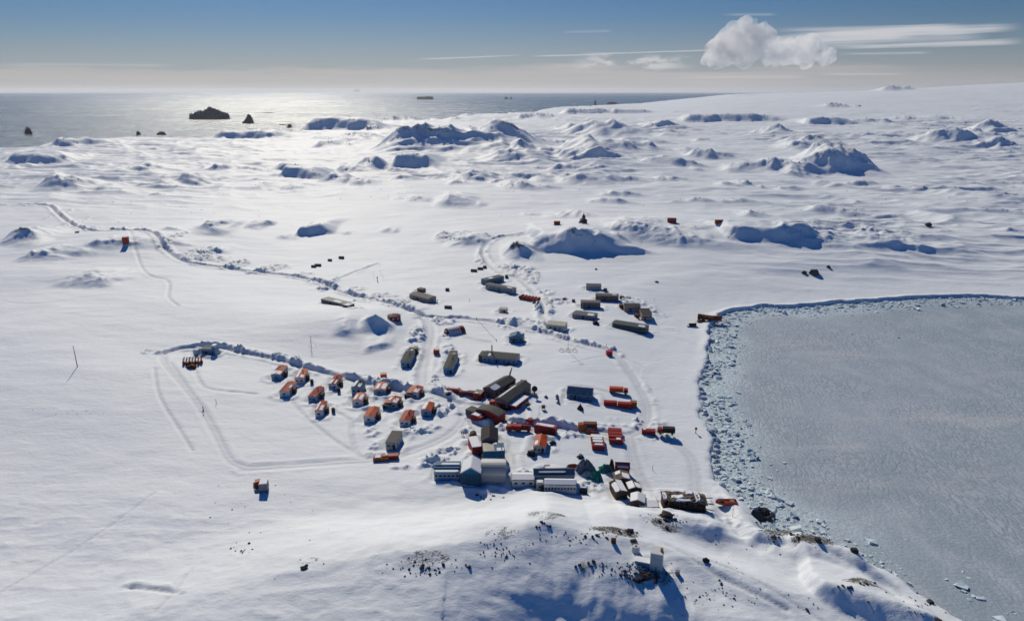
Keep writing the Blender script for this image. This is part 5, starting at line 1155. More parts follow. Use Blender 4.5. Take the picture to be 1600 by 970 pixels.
# tarpaulin heaps and tents beside the blue building
def heap(name, label, cat, px, py, rx, ry, h, mat, seed, pk=1.0):
    g = G(px, py); rg = np.random.default_rng(seed); n, m_ = 22, 7; vs = [(0, 0, h)]; fs = []
    ang = 2 * np.pi * np.arange(n) / n; rad = 1 + .25 * np.sin(ang * 3 + seed) + .15 * np.sin(ang * 5 + 2 * seed)
    for j in range(1, m_ + 1):
        t = j / m_
        for k in range(n): vs.append((rx * t * rad[k] * math.cos(ang[k]), ry * t * rad[k] * math.sin(ang[k]), h * (1 - t ** pk) * (1 + .3 * math.sin(k * 1.7 + j)) + .12 * rg.random() - (.4 if j == m_ else 0)))
    fs += [(0, 1 + k, 1 + (k + 1) % n) for k in range(n)]
    for j in range(m_ - 1):
        for k in range(n): a = 1 + j * n; fs.append((a + k, a + n + k, a + n + (k + 1) % n, a + (k + 1) % n))
    o = MB().add(vs, fs).build(name, mat); o.location = g; return tag(o, label, cat)
heap('covered_cargo', 'grey tarpaulin tent mound with a lit top right of the large blue roof', 'covered cargo', 914, 735.5, 4.6, 3.2, 4.2, pm('grey_canvas', (.20, .21, .24), .7, stain=(.42, .38, .33), scale=.2), 3, 1.6)
heap('green_tarpaulin_heap', 'dark green heap under a tarpaulin nearest the window band building', 'covered cargo', 931.5, 748.5, 2.6, 2.2, 2.8, TURQ, 5, 1.8)
heap('green_tarpaulin_heap', 'bright green heap of tarpaulin left of the red cottage', 'covered cargo', 946.5, 735, 3.4, 2.2, 2.4, pm('bright_green_tarp', (.03, .26, .20), .55, var=.25, stain=(.02, .10, .09)), 8, 1.4)
heap('grey_tarpaulin_heap', 'low pale heap of snowed cargo left of the dark green heap', 'covered cargo', 917, 743, 3.4, 2.0, 1.6, pm('pale_canvas', (.42, .44, .47), .7), 9, 1.4)
heap('orange_cover', 'small orange cover in the snow left of the grey tarpaulin mound', 'cover', 895.5, 729.8, 2.6, 1.1, 1.3, REDO, 12, 1.5)
heap('rusty_drum_pile', 'tall brown drum pile beside the bright green heap', 'drum pile', 955, 731.5, 1.1, 1.0, 3.2, RUST, 15, 2.6)
for k, (px, py) in enumerate(((853.0,621),(870.3,619.5),(871,623),(872.5,629.5))):
    heap('snow_covered_crate', ['small dark drifted crate furthest from the blue grey hall', 'topmost of the tiny crates left of the blue grey hall', 'second tiny crate left of the blue grey hall', 'larger drifted crate nearest the black dome'][k], 'crate', px, py, .9, .8, 1.0 if k < 3 else 1.3, pm('drift_grey', (.25, .29, .34), .7), 20 + k, 1.6)

# ---------------------------------------------------------------- church on its rock
def church():
    g = crest(911, 373); D = (g - Vector((0, 0, CAMZ))).length; k = D / FPX * .98
    root = empty('wooden_church', (g.x, g.y, g.z - .6), R(12), 'small wooden church with a cupola tower on the rocky knoll', 'church'); W = 9.5 * k / 2
    MB().box(-W, W, -W * .8, W * .8, -2.5, 4.6 * k).build('wall', WOOD, root)
    r = MB().prism([(-W * 1.15, 4.6 * k), (W * 1.15, 4.6 * k), (0, 8.2 * k)], -W * .95, W * .95).build('roof', pm('dark_shingle', (.06, .055, .05), .8), root)
    t = MB().box(-W * .42, W * .42, -W * .42, W * .42, 6 * k, 10 * k).build('tower', WOOD, root)
    MB().add([(-W * .55, -W * .55, 10 * k), (W * .55, -W * .55, 10 * k), (W * .55, W * .55, 10 * k), (-W * .55, W * .55, 10 * k), (0, 0, 13.5 * k)], [(3, 2, 1, 0), (0, 1, 4), (1, 2, 4), (2, 3, 4), (3, 0, 4)]).build('spire', pm('dark_shingle', (.06, .055, .05), .8), root)
    c = MB().tube([(0, 0, 13 * k), (0, 0, 13.8 * k), (0, 0, 14.4 * k), (0, 0, 15.2 * k)], .75, 10, .15).build('cupola', DARK, root)
    MB().tube([(0, 0, 15 * k), (0, 0, 17.2 * k)], .14, 5).tube([(-.6, 0, 16.4 * k), (.6, 0, 16.4 * k)], .12, 5).build('cross', DARK, c)
    MB().box(-W * 1.5, -W * .98, -W * .4, W * .4, -2.5, 2.6 * k).build('porch', WOOD, root)
    MB().box(-.5, .5, -W * .83, -W * .78, .8, 2.6).build('door', DARK, root)
church()
OBJ_END = True

# ---------------------------------------------------------------- ground materials
def new_mat(name):
    m = bpy.data.materials.new(name); m.use_nodes = True
    return m, m.node_tree.nodes, m.node_tree.links, m.node_tree.nodes['Principled BSDF']
def tex_noise(N, L, vec, scale, detail=4, rough=.55, sc3=(1, 1, 1), rotz=0):
    mp = N.new('ShaderNodeMapping'); mp.inputs['Scale'].default_value = sc3; mp.inputs['Rotation'].default_value = (0, 0, rotz)
    L.new(vec, mp.inputs[0])
    n = N.new('ShaderNodeTexNoise'); n.inputs['Scale'].default_value = scale; n.inputs['Detail'].default_value = detail
    n.inputs['Roughness'].default_value = rough; L.new(mp.outputs[0], n.inputs['Vector']); return n.outputs[0]
def nmath(N, L, op, a, b=None, clamp=False):
    n = N.new('ShaderNodeMath'); n.operation = op; n.use_clamp = clamp
    for i, v in enumerate((a, b)):
        if v is None: continue
        if isinstance(v, (int, float)): n.inputs[i].default_value = v
        else: L.new(v, n.inputs[i])
    return n.outputs[0]
def nmap(N, L, v, a, b, c=0, d=1):
    n = N.new('ShaderNodeMapRange'); n.interpolation_type = 'SMOOTHSTEP'
    L.new(v, n.inputs[0])
    for i, k in enumerate((a, b, c, d)): n.inputs[i + 1].default_value = k
    return n.outputs[0]
def nmix(N, L, f, a, b):
    n = N.new('ShaderNodeMix'); n.data_type = 'RGBA'
    if isinstance(f, (int, float)): n.inputs['Factor'].default_value = f
    else: L.new(f, n.inputs['Factor'])
    for k, v in (('A', a), ('B', b)):
        if isinstance(v, tuple): n.inputs[k].default_value = (*v, 1)
        else: L.new(v, n.inputs[k])
    return n.outputs['Result']

def snow_material():
    m, N, L, B = new_mat('snow')
    geo = N.new('ShaderNodeNewGeometry'); pos = geo.outputs['Position']
    def attr(nm):
        a = N.new('ShaderNodeAttribute'); a.attribute_name = nm; return a.outputs['Fac']
    packed, rock = attr('packed'), attr('rock')
    wind = tex_noise(N, L, pos, .045, 8, .62, (.6, 1.2, 1), R(-16))          # long wind streaks
    fine = tex_noise(N, L, pos, .42, 7, .66, (.7, 1.3, 1), R(-22))
    grit = tex_noise(N, L, pos, 1.9, 5, .7)
    big = tex_noise(N, L, pos, .006, 4, .55)
    col = nmix(N, L, nmap(N, L, wind, .35, .7), (.785, .825, .855), (.85, .88, .895))
    col = nmix(N, L, nmap(N, L, big, .35, .68, 0, .6), col, (.72, .77, .83))
    col = nmix(N, L, nmath(N, L, 'MULTIPLY', packed, .75, True), col, (.60, .62, .66))
    # bare stone showing through where the wind has stripped steep faces
    rsel = nmath(N, L, 'ADD', nmath(N, L, 'MULTIPLY', rock, .48), nmath(N, L, 'ADD', nmath(N, L, 'MULTIPLY', tex_noise(N, L, pos, .16, 7, .75), .6), nmath(N, L, 'MULTIPLY', grit, .42)))
    rmask = nmap(N, L, rsel, .84, .95)
    # scattered gravel poking through thin snow on the windward crests
    slopez = N.new('ShaderNodeSeparateXYZ'); L.new(geo.outputs['Normal'], slopez.inputs[0])
    stone = nmix(N, L, grit, (.06, .056, .056), (.20, .175, .15))
    col = nmix(N, L, rmask, col, stone)
    L.new(col, B.inputs['Base Color'])
    L.new(nmap(N, L, rmask, 0, 1, .62, .85), B.inputs['Roughness'])
    B.inputs['Specular IOR Level'].default_value = .12
    h = nmath(N, L, 'ADD', nmath(N, L, 'MULTIPLY', wind, .85), nmath(N, L, 'MULTIPLY', fine, .42))
    h = nmath(N, L, 'ADD', h, nmath(N, L, 'MULTIPLY', grit, nmap(N, L, rmask, 0, 1, .05, .9)))
    bp = N.new('ShaderNodeBump'); bp.inputs['Strength'].default_value = .55; bp.inputs['Distance'].default_value = 1.0
    L.new(h, bp.inputs['Height']); L.new(bp.outputs[0], B.inputs['Normal'])
    return m

def bay_material():
    m, N, L, B = new_mat('bay_ice')
    geo = N.new('ShaderNodeNewGeometry'); pos = geo.outputs['Position']
    # warp the domain so that the pans stretch along curved bands
    wn = N.new('ShaderNodeTexNoise'); wn.inputs['Scale'].default_value = .012; wn.inputs['Detail'].default_value = 3; L.new(pos, wn.inputs['Vector'])
    off = N.new('ShaderNodeVectorMath'); off.operation = 'MULTIPLY_ADD'
    L.new(wn.outputs['Color'], off.inputs[0]); off.inputs[1].default_value = (22, 22, 0); L.new(pos, off.inputs[2])
    mp = N.new('ShaderNodeMapping'); mp.inputs['Rotation'].default_value = (0, 0, R(38)); mp.inputs['Scale'].default_value = (.85, .26, 1)
    L.new(off.outputs[0], mp.inputs[0])
    v1 = N.new('ShaderNodeTexVoronoi'); v1.feature = 'DISTANCE_TO_EDGE'; v1.inputs['Scale'].default_value = .62; L.new(mp.outputs[0], v1.inputs['Vector'])
    v2 = N.new('ShaderNodeTexVoronoi'); v2.inputs['Scale'].default_value = .9; L.new(off.outputs[0], v2.inputs['Vector'])
    big = tex_noise(N, L, pos, .008, 4, .6); mid = tex_noise(N, L, pos, .08, 5, .65, (1, .5, 1), R(38)); fine = tex_noise(N, L, pos, 1.1, 4, .7)
    seam = nmap(N, L, v1.outputs['Distance'], .0, .22, 0, 1)
    vis = nmap(N, L, tex_noise(N, L, pos, .02, 3), .38, .60, .3, 1)
    col = nmix(N, L, nmap(N, L, big, .35, .65), (.31, .385, .44), (.375, .44, .495))
    pan = nmix(N, L, nmap(N, L, mid, .35, .7), col, (.45, .505, .56))
    dark = nmix(N, L, nmap(N, L, fine, .3, .7), (.275, .34, .395), (.345, .405, .46))
    f = nmath(N, L, 'ADD', nmath(N, L, 'MULTIPLY', nmath(N, L, 'SUBTRACT', seam, 1.0), vis), 1.0)
    col2 = nmix(N, L, f, dark, pan)
    col2 = nmix(N, L, nmap(N, L, v2.outputs['Distance'], .55, .2, 0, .16), col2, (.47, .52, .55))
    # pale snow bands blown on to the ice
    bnd = tex_noise(N, L, pos, .03, 5, .6, (.35, 1.6, 1), R(-52))
    col2 = nmix(N, L, nmap(N, L, bnd, .54, .72, 0, .6), col2, (.52, .54, .56))
    at = N.new('ShaderNodeAttribute'); at.attribute_name = 'brash'
    col2 = nmix(N, L, nmath(N, L, 'MULTIPLY', at.outputs['Fac'], nmap(N, L, tex_noise(N, L, pos, .7, 6, .75), .36, .62, .1, 1.0), True), col2, (.62, .74, .79))
    L.new(col2, B.inputs['Base Color'])
    B.inputs['Roughness'].default_value = .62; B.inputs['Specular IOR Level'].default_value = .3
    h = nmath(N, L, 'ADD', nmath(N, L, 'MULTIPLY', f, .3), nmath(N, L, 'MULTIPLY', fine, .4))
    h = nmath(N, L, 'ADD', h, nmath(N, L, 'MULTIPLY', v2.outputs['Distance'], -.25))
    bp = N.new('ShaderNodeBump'); bp.inputs['Strength'].default_value = .5; bp.inputs['Distance'].default_value = .6
    L.new(h, bp.inputs['Height']); L.new(bp.outputs[0], B.inputs['Normal'])
    return m

def sea_material():
    m, N, L, B = new_mat('sea_water')
    geo = N.new('ShaderNodeNewGeometry'); pos = geo.outputs['Position']
    B.inputs['Base Color'].default_value = (.008, .065, .125, 1)
    B.inputs['IOR'].default_value = 1.333
    big = tex_noise(N, L, pos, .0011, 7, .68, (.45, 1.7, 1))
    L.new(nmap(N, L, big, .36, .66, .21, .32), B.inputs['Roughness'])
    B.inputs['Specular IOR Level'].default_value = .21
    w1 = tex_noise(N, L, pos, .022, 5, .65, (.6, 1.3, 1), R(12)); w2 = tex_noise(N, L, pos, .10, 5, .7)
    w3 = tex_noise(N, L, pos, 1.0, 3, .7, (.045, .0075, 1))       # gust patches and swell crests
    h = nmath(N, L, 'ADD', nmath(N, L, 'MULTIPLY', w1, 8.0), nmath(N, L, 'MULTIPLY', w2, 3.2))
    h = nmath(N, L, 'ADD', h, nmath(N, L, 'MULTIPLY', w3, 7.0))
    bp = N.new('ShaderNodeBump'); bp.inputs['Strength'].default_value = 1.0; bp.inputs['Distance'].default_value = 1.0
    L.new(h, bp.inputs['Height']); L.new(bp.outputs[0], B.inputs['Normal'])
    return m
SNOW = snow_material()

def grid_mesh(name, X, Y, Z, mat, attrs={}, smooth_=True):
    nr, nc = X.shape
    v = np.stack([X.ravel(), Y.ravel(), Z.ravel()], 1).astype(np.float32)
    i = np.arange(nr * nc).reshape(nr, nc)
    f = np.stack([i[:-1, :-1].ravel(), i[:-1, 1:].ravel(), i[1:, 1:].ravel(), i[1:, :-1].ravel()], 1).astype(np.int32)
    me = bpy.data.meshes.new(name)
    me.vertices.add(len(v)); me.vertices.foreach_set('co', v.ravel())
    me.loops.add(f.size); me.loops.foreach_set('vertex_index', f.ravel())
    me.polygons.add(len(f)); me.polygons.foreach_set('loop_start', np.arange(0, f.size, 4, dtype=np.int32))
    me.polygons.foreach_set('loop_total', np.full(len(f), 4, np.int32))
    me.update(calc_edges=True)
    me.polygons.foreach_set('use_smooth', np.full(len(f), smooth_))
    for k, a in attrs.items():
        at = me.attributes.new(k, 'FLOAT', 'POINT'); at.data.foreach_set('value', a.ravel().astype(np.float32))
    me.materials.append(mat)
    o = bpy.data.objects.new(name, me); COL.objects.link(o); return o

def build_ground():
    ys = [-300, -200, -120, -60, -20, 10, 35, 55]
    y = 70.0
    while y < 15000:
        ys.append(y); y *= (1.0026 if y < 700 else 1.0034 if y < 3000 else 1.006)
        if y < 180: y += .25
    ys = np.array(ys); us = np.linspace(-1.25, 1.25, NCOL)
    W = np.sqrt(np.maximum(ys, 0) ** 2 + 160 ** 2) if False else np.maximum(ys, 0) + 60
    Y, U = np.meshgrid(ys, us, indexing='ij'); X = U * W[:, None]
    Z, PK, RK = terrain(X, Y)
    tag(grid_mesh('snow_ground', X, Y, Z, SNOW, {'packed': PK, 'rock': RK}), kind='structure')
    print('ground', X.shape)
    # frozen bay
    xs = np.linspace(40, 1500, 240); yb = np.geomspace(90, 900, 200)
    Y2, X2 = np.meshgrid(yb, xs, indexing='ij'); s = bay_sd(X2, Y2)
    brash = smooth(-26, -9, s + 9 * fbm(X2 / 14, Y2 / 14, 3, 3)) * (.35 + .65 * smooth(300, 200, X2)) * smooth(170, 215, Y2)
    tag(grid_mesh('bay_ice', X2, Y2, .28 + .1 * fbm(X2 / 30, Y2 / 30, 8, 2), bay_material(), {'brash': brash}), kind='structure')
    # open sea to the horizon
    ysea = np.geomspace(1200, 60000, 60); uu = np.linspace(-1.6, 1.6, 30)
    Y3, U3 = np.meshgrid(ysea, uu, indexing='ij')
    tag(grid_mesh('sea', U3 * Y3, Y3, np.zeros_like(Y3), sea_material()), kind='structure')

def cloud():
    D = 9500.0; mb = MB(); bm = bmesh.new()
    for px, py, r in ((1130,82,25),(1150,58,24),(1170,42,17),(1186,62,23),(1108,93,12),(1160,85,24),(1202,86,20),(1225,82,19),(1250,80,22),(1274,74,20),(1296,87,15),(1262,92,16),(1240,66,10),(1140,72,24),(1192,40,9),(1212,70,14),(1170,70,26),(1285,66,10)):
        d = ray(px, py); t = D / d[1]; c = Vector((d[0] * t, D + random.uniform(-160, 160), CAMZ + d[2] * t)); rr = r / FPX * t * 1.03
        bmesh.ops.create_icosphere(bm, subdivisions=3, radius=rr, matrix=Matrix.Translation(c) @ Matrix.Diagonal((1, .9, 1, 1)))
    me = bpy.data.meshes.new('cloud'); bm.to_mesh(me); bm.free()
    o = bpy.data.objects.new('cloud', me); COL.objects.link(o)
    r = o.modifiers.new('remesh', 'REMESH'); r.mode = 'VOXEL'; r.voxel_size = 26
    tex = bpy.data.textures.new('billow', 'CLOUDS'); tex.noise_scale = 170; tex.noise_depth = 4
    dm = o.modifiers.new('billow', 'DISPLACE'); dm.texture = tex; dm.texture_coords = 'GLOBAL'; dm.strength = 130; dm.mid_level = .5
    m = bpy.data.materials.new('cloud_vapour'); m.use_nodes = True; N, L = m.node_tree.nodes, m.node_tree.links
    N.remove(N['Principled BSDF']); V = N.new('ShaderNodeVolumePrincipled'); L.new(V.outputs[0], N['Material Output'].inputs['Volume'])
    V.inputs['Color'].default_value = (.985, .985, .99, 1); V.inputs['Anisotropy'].default_value = .25
    geo = N.new('ShaderNodeNewGeometry'); n = tex_noise(N, L, geo.outputs['Position'], .0058, 8, .70)
    L.new(nmap(N, L, n, .38, .68, .0, .017), V.inputs['Density'])
    me.materials.append(m); tag(o, kind='stuff')
def haze():
    o = MB().box(-70000, 70000, -3000, 66000, -9, 330).build('haze', None) if False else None
    mb = MB().box(-70000, 70000, -3000, 66000, -9, 330)
    m = bpy.data.materials.new('haze_air'); m.use_nodes = True; N, L = m.node_tree.nodes, m.node_tree.links
    N.remove(N['Principled BSDF']); V = N.new('ShaderNodeVolumePrincipled'); L.new(V.outputs[0], N['Material Output'].inputs['Volume'])
    V.inputs['Color'].default_value = (.86, .91, 1, 1); V.inputs['Density'].default_value = HAZE; V.inputs['Anisotropy'].default_value = .45
    tag(mb.build('haze', m), kind='stuff')
HAZE = 1.5e-5
build_ground()
cloud()
haze()


# ---------------------------------------------------------------- rocks, ice, islets
def rock_mesh(seed, name='rock', mat=ROCKM, sub=2, flat=.62, jag=.35):
    rg = np.random.default_rng(seed); bm = bmesh.new(); bmesh.ops.create_icosphere(bm, subdivisions=sub, radius=1)
    ph = rg.random((3, 3)) * 6; pl = [Vector(p).normalized() for p in rg.normal(size=(7, 3))]
    for v in bm.verts:
        c = v.co.copy(); r = 1 + jag * .5 * (math.sin(c.x * 3 + ph[0][0]) * math.sin(c.y * 4 + ph[0][1]) + .6 * math.sin(c.z * 6 + ph[1][0] + c.x * 5))
        for p in pl:
            d = c.dot(p) * r
            if d > .72: r *= .72 / d
        v.co = c * r; v.co.z *= flat
    me = bpy.data.meshes.new(name); bm.to_mesh(me); bm.free(); me.materials.append(mat); return me
RK = [rock_mesh(s) for s in range(8)]
def put(me, x, y, z, s, name, rz=None, sc=None):
    o = bpy.data.objects.new(name, me); COL.objects.link(o); o.location = (x, y, z)
    o.rotation_euler = (random.uniform(-.3, .3), random.uniform(-.3, .3), random.uniform(0, 6.3) if rz is None else rz); o.scale = sc or (s, s * random.uniform(.7, 1.1), s * random.uniform(.8, 1.2)); return o
g = G(1194, 821); o = put(rock_mesh(53, sub=4, jag=1.5, mat=ROCKD), g.x, g.y, g.z + 1.6, 1, 'boulder', .3, (5.2, 4.0, 7.0)); tag(o, 'big solitary black boulder where the shore snow meets the bay ice', 'boulder')
for (px, py, s, lab) in ((1219,822,2.2,'largest black boulder on the shore crest right of the big one'),(1230,821.5,2.0,'pointed black boulder second right of the big solitary one'),(1245,825,1.7,'squat black boulder on the shore crest near the ice'),
                   (1272,428,4.6,'large dark rock outcrop on the plain above the north shore'),(1256,427,2.2,'smaller dark rock left of the outcrop above the north shore'),(1294,418,2.2,'small dark rock right of the outcrop above the north shore'),
                   (1451,353,3.6,'dark boulder in the bright hollow at the right edge of the hills'),(931,421,1.4,'single tiny dark rock on the plain below the church'),(1026,441,1.4,'single tiny dark rock above the right town group'),
                   (1042,806,2.0,'rock on the left flank of the shore knoll below the big warehouse'),(1335,861.5,1.6,'lone dark rock in the shaded hollow of the shore dune'),(1400,892,1.3,'dark rock at the ice edge below the shore dune'),(1103,877,1.2,'single dark rock on the slope right of the foreground tower'),
                   (1041.5,824.5,.9,'small dark rock in the saddle above the foreground tower'),(1278,845,1.4,'dark rock pair member in the shaded shore dune'),(1466,973,1.5,'dark rock on the shore strip at the lower right')):
    g = G(px, py); o = put(random.choice(RK), g.x, g.y, g.z + s * .2, s, 'boulder'); tag(o, lab, 'boulder')
CL = [ # px, py, rx, ry (px), n, size m, label
 (1000,898,32,9,46,.75,'dark rock in the dense stony patch below the foreground tower'),(1012,904,22,8,22,.9,'dark rock in the dense stony patch below the foreground tower'),(920,886,26,12,16,.6,'dark rock in the loose scatter left of the stony patch'),
 (935,837,22,6,14,.8,'dark rock on the curved crest left of the foreground tower'),(975,831,24,4,14,.9,'dark rock on the curved crest left of the foreground tower'),(1040,808,22,8,18,1.0,'dark rock on the shore knoll below the big warehouse'),
 (845,818,22,6,10,.5,'dark stone on the left foreground crest'),(660,890,34,8,12,.6,'dark stone in the loose line on the left foreground slope'),(700,885,55,4,6,1.0,'dark stone in the loose line on the left foreground slope'),(780,865,20,10,12,.5,'dark stone in the scatter above the shaded bowl'),
 (480,887,6,4,4,.9,'dark stone on the small bump at lower left'),(378,856,18,10,16,.5,'dark stone in the small round patch at lower left'),(765,776,26,5,9,.7,'dark stone on the snow in front of the grey arched hangar'),(1225,840,36,8,16,.8,'dark stone on the shore dune crest'),
 (1280,838,50,8,14,.9,'dark stone on the shore dune crest'),(1350,915,44,6,12,.8,'dark stone along the lower dune brow'),(1300,940,60,18,6,.6,'dark stone on the lower right slope'),(1100,925,60,25,9,.6,'dark stone scattered on the slope right of the bowl'),
 (1190,815,14,5,5,1.0,'dark stone around the big shore boulder'),(1450,935,30,14,9,.9,'dark stone on the strip beside the bay ice'),(1500,985,20,12,4,.9,'dark stone on the strip beside the bay ice'),
]
NR = 0
for (px, py, rx, ry, n, s, lab) in CL:
    aa = RNG.random(n) * 6.28; qq = np.sqrt(RNG.random(n))
    xs, ys_, zz = GV(px + rx * qq * np.cos(aa), py + ry * qq * np.sin(aa))
    for x, y, z in zip(xs, ys_, zz):
        ss = s * min(1.3, .5 * math.exp(random.gauss(0, .5))) ; o = put(random.choice(RK), x, y, z + ss * .15, ss, 'rock'); tag(o, lab, 'rock', lab.replace('dark rock', 'dark rocks').replace('dark stone', 'dark stones')); NR += 1
# countless small stones of the hills: one sheet of stuff
def scatter_stones():
    base = [rock_mesh(70 + i, sub=1) for i in range(3)]
    cos = [np.array([v.co[:] for v in b.vertices]) for b in base]; fcs = [np.array([p.vertices[:] for p in b.polygons]) for b in base]
    V, F = [], []; nv = 0; rg = np.random.default_rng(3); P = []; Q = []
    for c in CRAGS:
        cx, cy, hw, h, lean, rk, kind = c
        if rk < .2: continue
        n = int(7 * rk + hw / 14 * rk)
        for _ in range(min(n, 26)):
            s = rg.normal() * .55; P.append((cx + s * hw, cy + 2 - lean * s * min(hw, 4 * h) + rg.normal() * h * .35, .0011 * cy * rg.uniform(.35, 1.1)))
    for (px, py, rx, ry, n) in ((1250,350,110,8,26),(1060,372,80,10,16),(1290,352,60,6,14),(750,280,120,20,26),(900,330,200,30,20),(250,320,220,30,26),(600,300,150,20,20),(1330,300,200,30,22),(1000,892,46,16,150),(1150,890,90,50,30),
                             (900,840,60,14,50),(670,885,60,14,50),(780,860,50,18,50),(1040,810,28,10,60),(140,640,90,8,14),(400,810,140,60,24),(1380,350,60,16,20),(1110,930,80,25,50),(1290,835,70,16,60),(1440,950,60,30,40),(1180,345,60,12,20),(700,372,26,6,20)):
        for _ in range(n):
            Q.append((px + rx * rg.normal() * .5, py + ry * rg.normal() * .5))
    gx, gy, _z = GV([q[0] for q in Q], [q[1] for q in Q])
    P += [(x, y, (.24 if y < 260 else .0007 * y) * rg.uniform(.4, 1.5)) for x, y in zip(gx, gy)]
    P = np.array(P); z = terrain(P[:, 0], P[:, 1])[0]
    for (x, y, s), zz in zip(P, z):
        if zz < .8: continue
        k = rg.integers(3); a = rg.random() * 6.3; c_, s_ = math.cos(a), math.sin(a)
        co = cos[k] * s; co = np.stack([co[:, 0] * c_ - co[:, 1] * s_ + x, co[:, 0] * s_ + co[:, 1] * c_ + y, co[:, 2] + zz + s * .1], 1)
        V.append(co); F.append(fcs[k] + nv); nv += len(co)
    me = bpy.data.meshes.new('scattered_stones'); me.from_pydata(np.concatenate(V).tolist(), [], np.concatenate(F).tolist()); me.materials.append(ROCKM)
    o = bpy.data.objects.new('scattered_stones', me); COL.objects.link(o); tag(o, 'small dark stones poking through the snow on hills and slopes', 'stones', kind='stuff')
scatter_stones()

# ---------------------------------------------------------------- brash ice along the shore
def brash():
    rg = np.random.default_rng(12); n = 150000
    xs = rg.uniform(60, 420, n); ys_ = rg.uniform(150, 560, n); s = bay_sd(xs, ys_)
    dens = np.exp(-((-s) / 11) ** 2) * 1.7 * smooth(.15, .45, vnoise(xs / 14, ys_ / 14, 77)) * np.where(xs > 270, .4, 1)
    near = smooth(330, 420, ys_) * np.exp(-((-s) / 14) ** 2) * .8
    keep = (s < .4) & (rg.random(n) < np.maximum(dens, near) * np.where(ys_ < 195, .35, 1.0))
    xs, ys_ = xs[keep], ys_[keep]; m = len(xs)
    cube = np.array([(x, y, z) for z in (0, 1) for y in (-1, 1) for x in (-1, 1)], float)
    fc = np.array([(0, 2, 3, 1), (4, 5, 7, 6), (0, 1, 5, 4), (2, 6, 7, 3), (0, 4, 6, 2), (1, 3, 7, 5)])
    sz = rg.lognormal(-1.25, .62, m).clip(.12, 1.3)
    V = cube[None] * np.stack([sz, sz * rg.uniform(.5, 1, m), sz * rg.uniform(.3, .9, m)], 1)[:, None] * (1 + .35 * rg.normal(size=(m, 8, 3)))
    a = rg.random(m) * 6.3; c, s_ = np.cos(a)[:, None], np.sin(a)[:, None]
    X = V[..., 0] * c - V[..., 1] * s_ + xs[:, None]; Y = V[..., 0] * s_ + V[..., 1] * c + ys_[:, None]; Z = V[..., 2] + .15
    VV = np.stack([X, Y, Z], -1).reshape(-1, 3); FF = (fc[None] + 8 * np.arange(m)[:, None, None]).reshape(-1, 4)
    me = bpy.data.meshes.new('brash_ice'); me.from_pydata(VV.tolist(), [], FF.tolist()); me.materials.append(ICEW)
    o = bpy.data.objects.new('brash_ice', me); COL.objects.link(o); tag(o, 'broken brash ice packed along the shore of the bay', 'ice', kind='stuff')
brash()
IB = [rock_mesh(90 + i, 'ice_block', ICEB, 1, .7, .5) for i in range(5)]
for (px, py, s) in ((1122,594,2.6),(1125,633,2.2),(1112,639,1.8),(1137,667,2.4),(1122,663,1.6),(1118,658,1.6),(1150,690,2.0),(1158,699,1.7),(1168,715,1.8),(1170,724,2.2),(1176,722,1.5),(1182,728,2.0),(1147,574,1.4),(1130,576,1.5),(1148,565,1.1),
                 (1140,552,1.2),(1134,720,1.3),(1146,712,1.2),(1141,640,1.2),(1117,683,1.6),(1106,672,1.5),(1160,735,1.2),(1103,610,1.8),(1189,492,1.8),(1155,508,1.6),(1139,533,1.3),(1471,485,3.0),(1527,483,2.6),(1402,536,1.4),(1330,530,1.0),(1128,745,1.3),(1120,512,1.4)):
    g = G(px, py); tag(put(random.choice(IB), g.x, g.y, max(g.z, .3) + s * .15, s * .6, 'ice_block'), 'turquoise ice block standing out of the broken ice along the bay', 'ice block', 'turquoise ice blocks in the brash ice')
# dark lumps of the ice foot along the west shore
EB = [rock_mesh(120 + i, 'shore_ice_lump', pm('shore_ice', (.40, .47, .54), .6, var=.15), 2, .8, .6) for i in range(4)]
for k in range(30):
    py = 515 + k * 8.4; px = float(np.interp(py, [500, 540, 575, 600, 620, 650, 675, 700, 725, 752, 775], [1108, 1111, 1103, 1096, 1097, 1099, 1112, 1119, 1117, 1121, 1148])) + random.uniform(-2, 2)
    g = G(px, py); s = random.uniform(1.0, 2.0); tag(put(random.choice(EB), g.x, g.y, max(g.z, .3) + .1, s, 'shore_ice_lump'), 'pale ice foot lump heaped at the west shoreline of the bay', 'ice lump', 'ice foot lumps along the west shore')

# ---------------------------------------------------------------- islets and icebergs out at sea
def islet(name, label, cat, x0, x1, yb, ytop, prof, mat, depth=.5, group=None):
    a, b = P0(x0, yb, 0), P0(x1, yb, 0); W = b[0] - a[0]; D = a[1]; h = (yb - ytop) / FPX * math.hypot(D, a[0]) * 1.02
    n, m_ = 44, 14; dp = W * depth; rg = np.random.default_rng(int(x0)); vs = []
    ps, ph = zip(*prof)
    for j in range(m_ + 1):
        t = j / m_ * 2 - 1
        for i in range(n + 1):
            s = i / n; hh = np.interp(s, ps, ph) * (1 - abs(t) ** 3.0) * (1 + .12 * rg.normal() * (abs(t) < .9))
            edge = math.sqrt(max(0, 1 - (2 * s - 1) ** 4)); vs.append((W * (s - .5), dp / 2 * t * (.35 + .65 * edge), h * max(hh, -.05) - 2 * (abs(t) > .99 or i in (0, n))))
    fs = [(j * (n + 1) + i, j * (n + 1) + i + 1, (j + 1) * (n + 1) + i + 1, (j + 1) * (n + 1) + i) for j in range(m_) for i in range(n)]
    o = MB().add(vs, fs).build(name, mat); o.location = ((a[0] + b[0]) / 2, D + dp / 2, 0); return tag(o, label, cat, group)
FLAT = [(0, .6), (.05, .9), (.95, 1), (1, .6)]; DOME = [(0, .2), (.2, .75), (.5, 1), (.8, .8), (1, .2)]
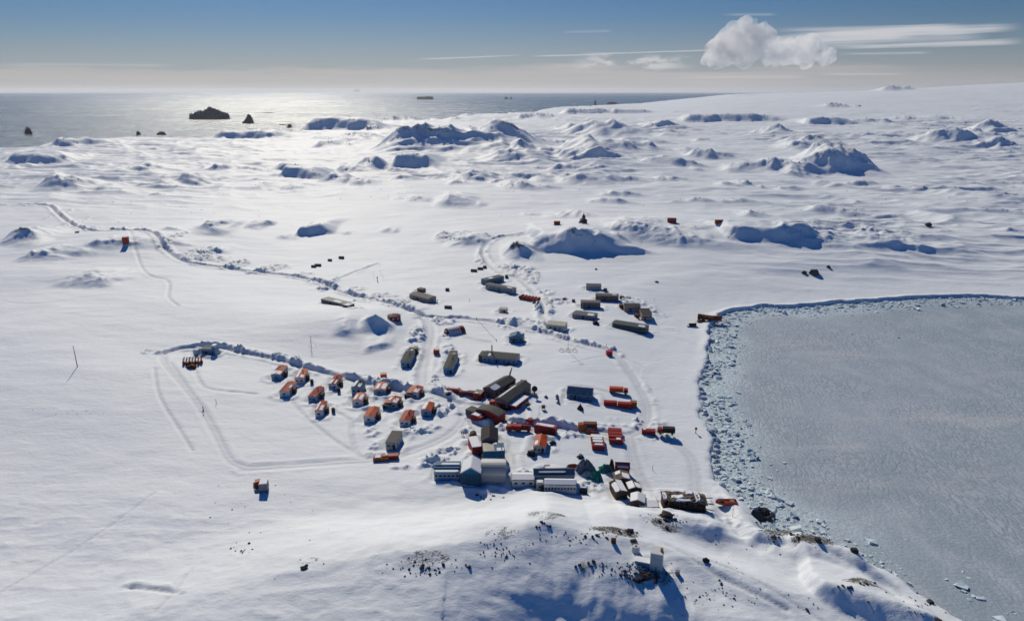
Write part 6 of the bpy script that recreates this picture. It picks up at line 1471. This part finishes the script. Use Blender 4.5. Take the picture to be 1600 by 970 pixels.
islet('rock_islet', 'long dark islet with a notched left horn out on the glittering sea', 'islet', 291, 352, 187, 173, [(0, .3), (.02, .62), (.05, .35), (.12, .45), (.2, .7), (.42, .72), (.48, 1), (.62, .95), (.75, .78), (.85, .55), (.98, .5), (1, .3)], ROCKD)
islet('sea_stack', 'sharp peaked dark rock right of the long notched islet', 'islet', 377, 395, 193, 182, [(0, .1), (.3, .45), (.55, .95), (.7, 1), (.85, .75), (1, .2)], ROCKD)
islet('sea_stack', 'small round dark rock in the sea at far left', 'islet', 37, 48.5, 210, 202, DOME, ROCKD)
islet('rock_islet', 'flat dark islet right of the glitter near the horizon', 'islet', 651, 677, 156, 152, FLAT, ROCKD, .3)
islet('iceberg', 'faint flat iceberg standing on the horizon above the glitter', 'iceberg', 552, 562, 143.5, 140.6, [(0, .5), (.3, .8), (.5, 1), (.8, .9), (1, .4)], pm('iceberg', (.5, .55, .6), .6), .4)
islet('rock_islet', 'low sliver of dark rock beside the coast left of the flat cliff', 'islet', 243, 259, 211, 207, DOME, ROCKD, .3)
islet('sea_stack', 'tiny pointed rock left of the low sliver near the coast', 'islet', 212, 219, 211, 206.5, DOME, ROCKD, .5)
for (x0, x1, yb, yt, lab) in ((539,553,187.5,184,'low slanting dark rock just beyond the flat coastal cliff'),(447,456,200,195,'tiny dark rock off the left end of the flat cliff'),(435,445,196,194.5,'thin dark reef left of the flat cliff'),(407,427,177,176,'thin dark reef in the brightest glitter'),
                        (788,794,155,152,'left of two tiny rocks right of the flat islet'),(796,801,155,152.6,'right of two tiny rocks right of the flat islet'),(928,932,164.5,158,'thin upright rock in the sea strip above the snow hills'),
                        (948,966,163,160,'low dark reef left of the thin upright rock'),(1084,1089,159.5,156.5,'tiny rock in the narrow sea strip on the right'),(1108,1124,164,160.5,'dark reef where the narrow sea strip meets the ice cap'),(1142,1152,160,157.8,'small dark rock against the edge of the ice cap')):
    islet('rock_islet', lab, 'islet', x0, x1, yb, yt, DOME, ROCKD, .5)
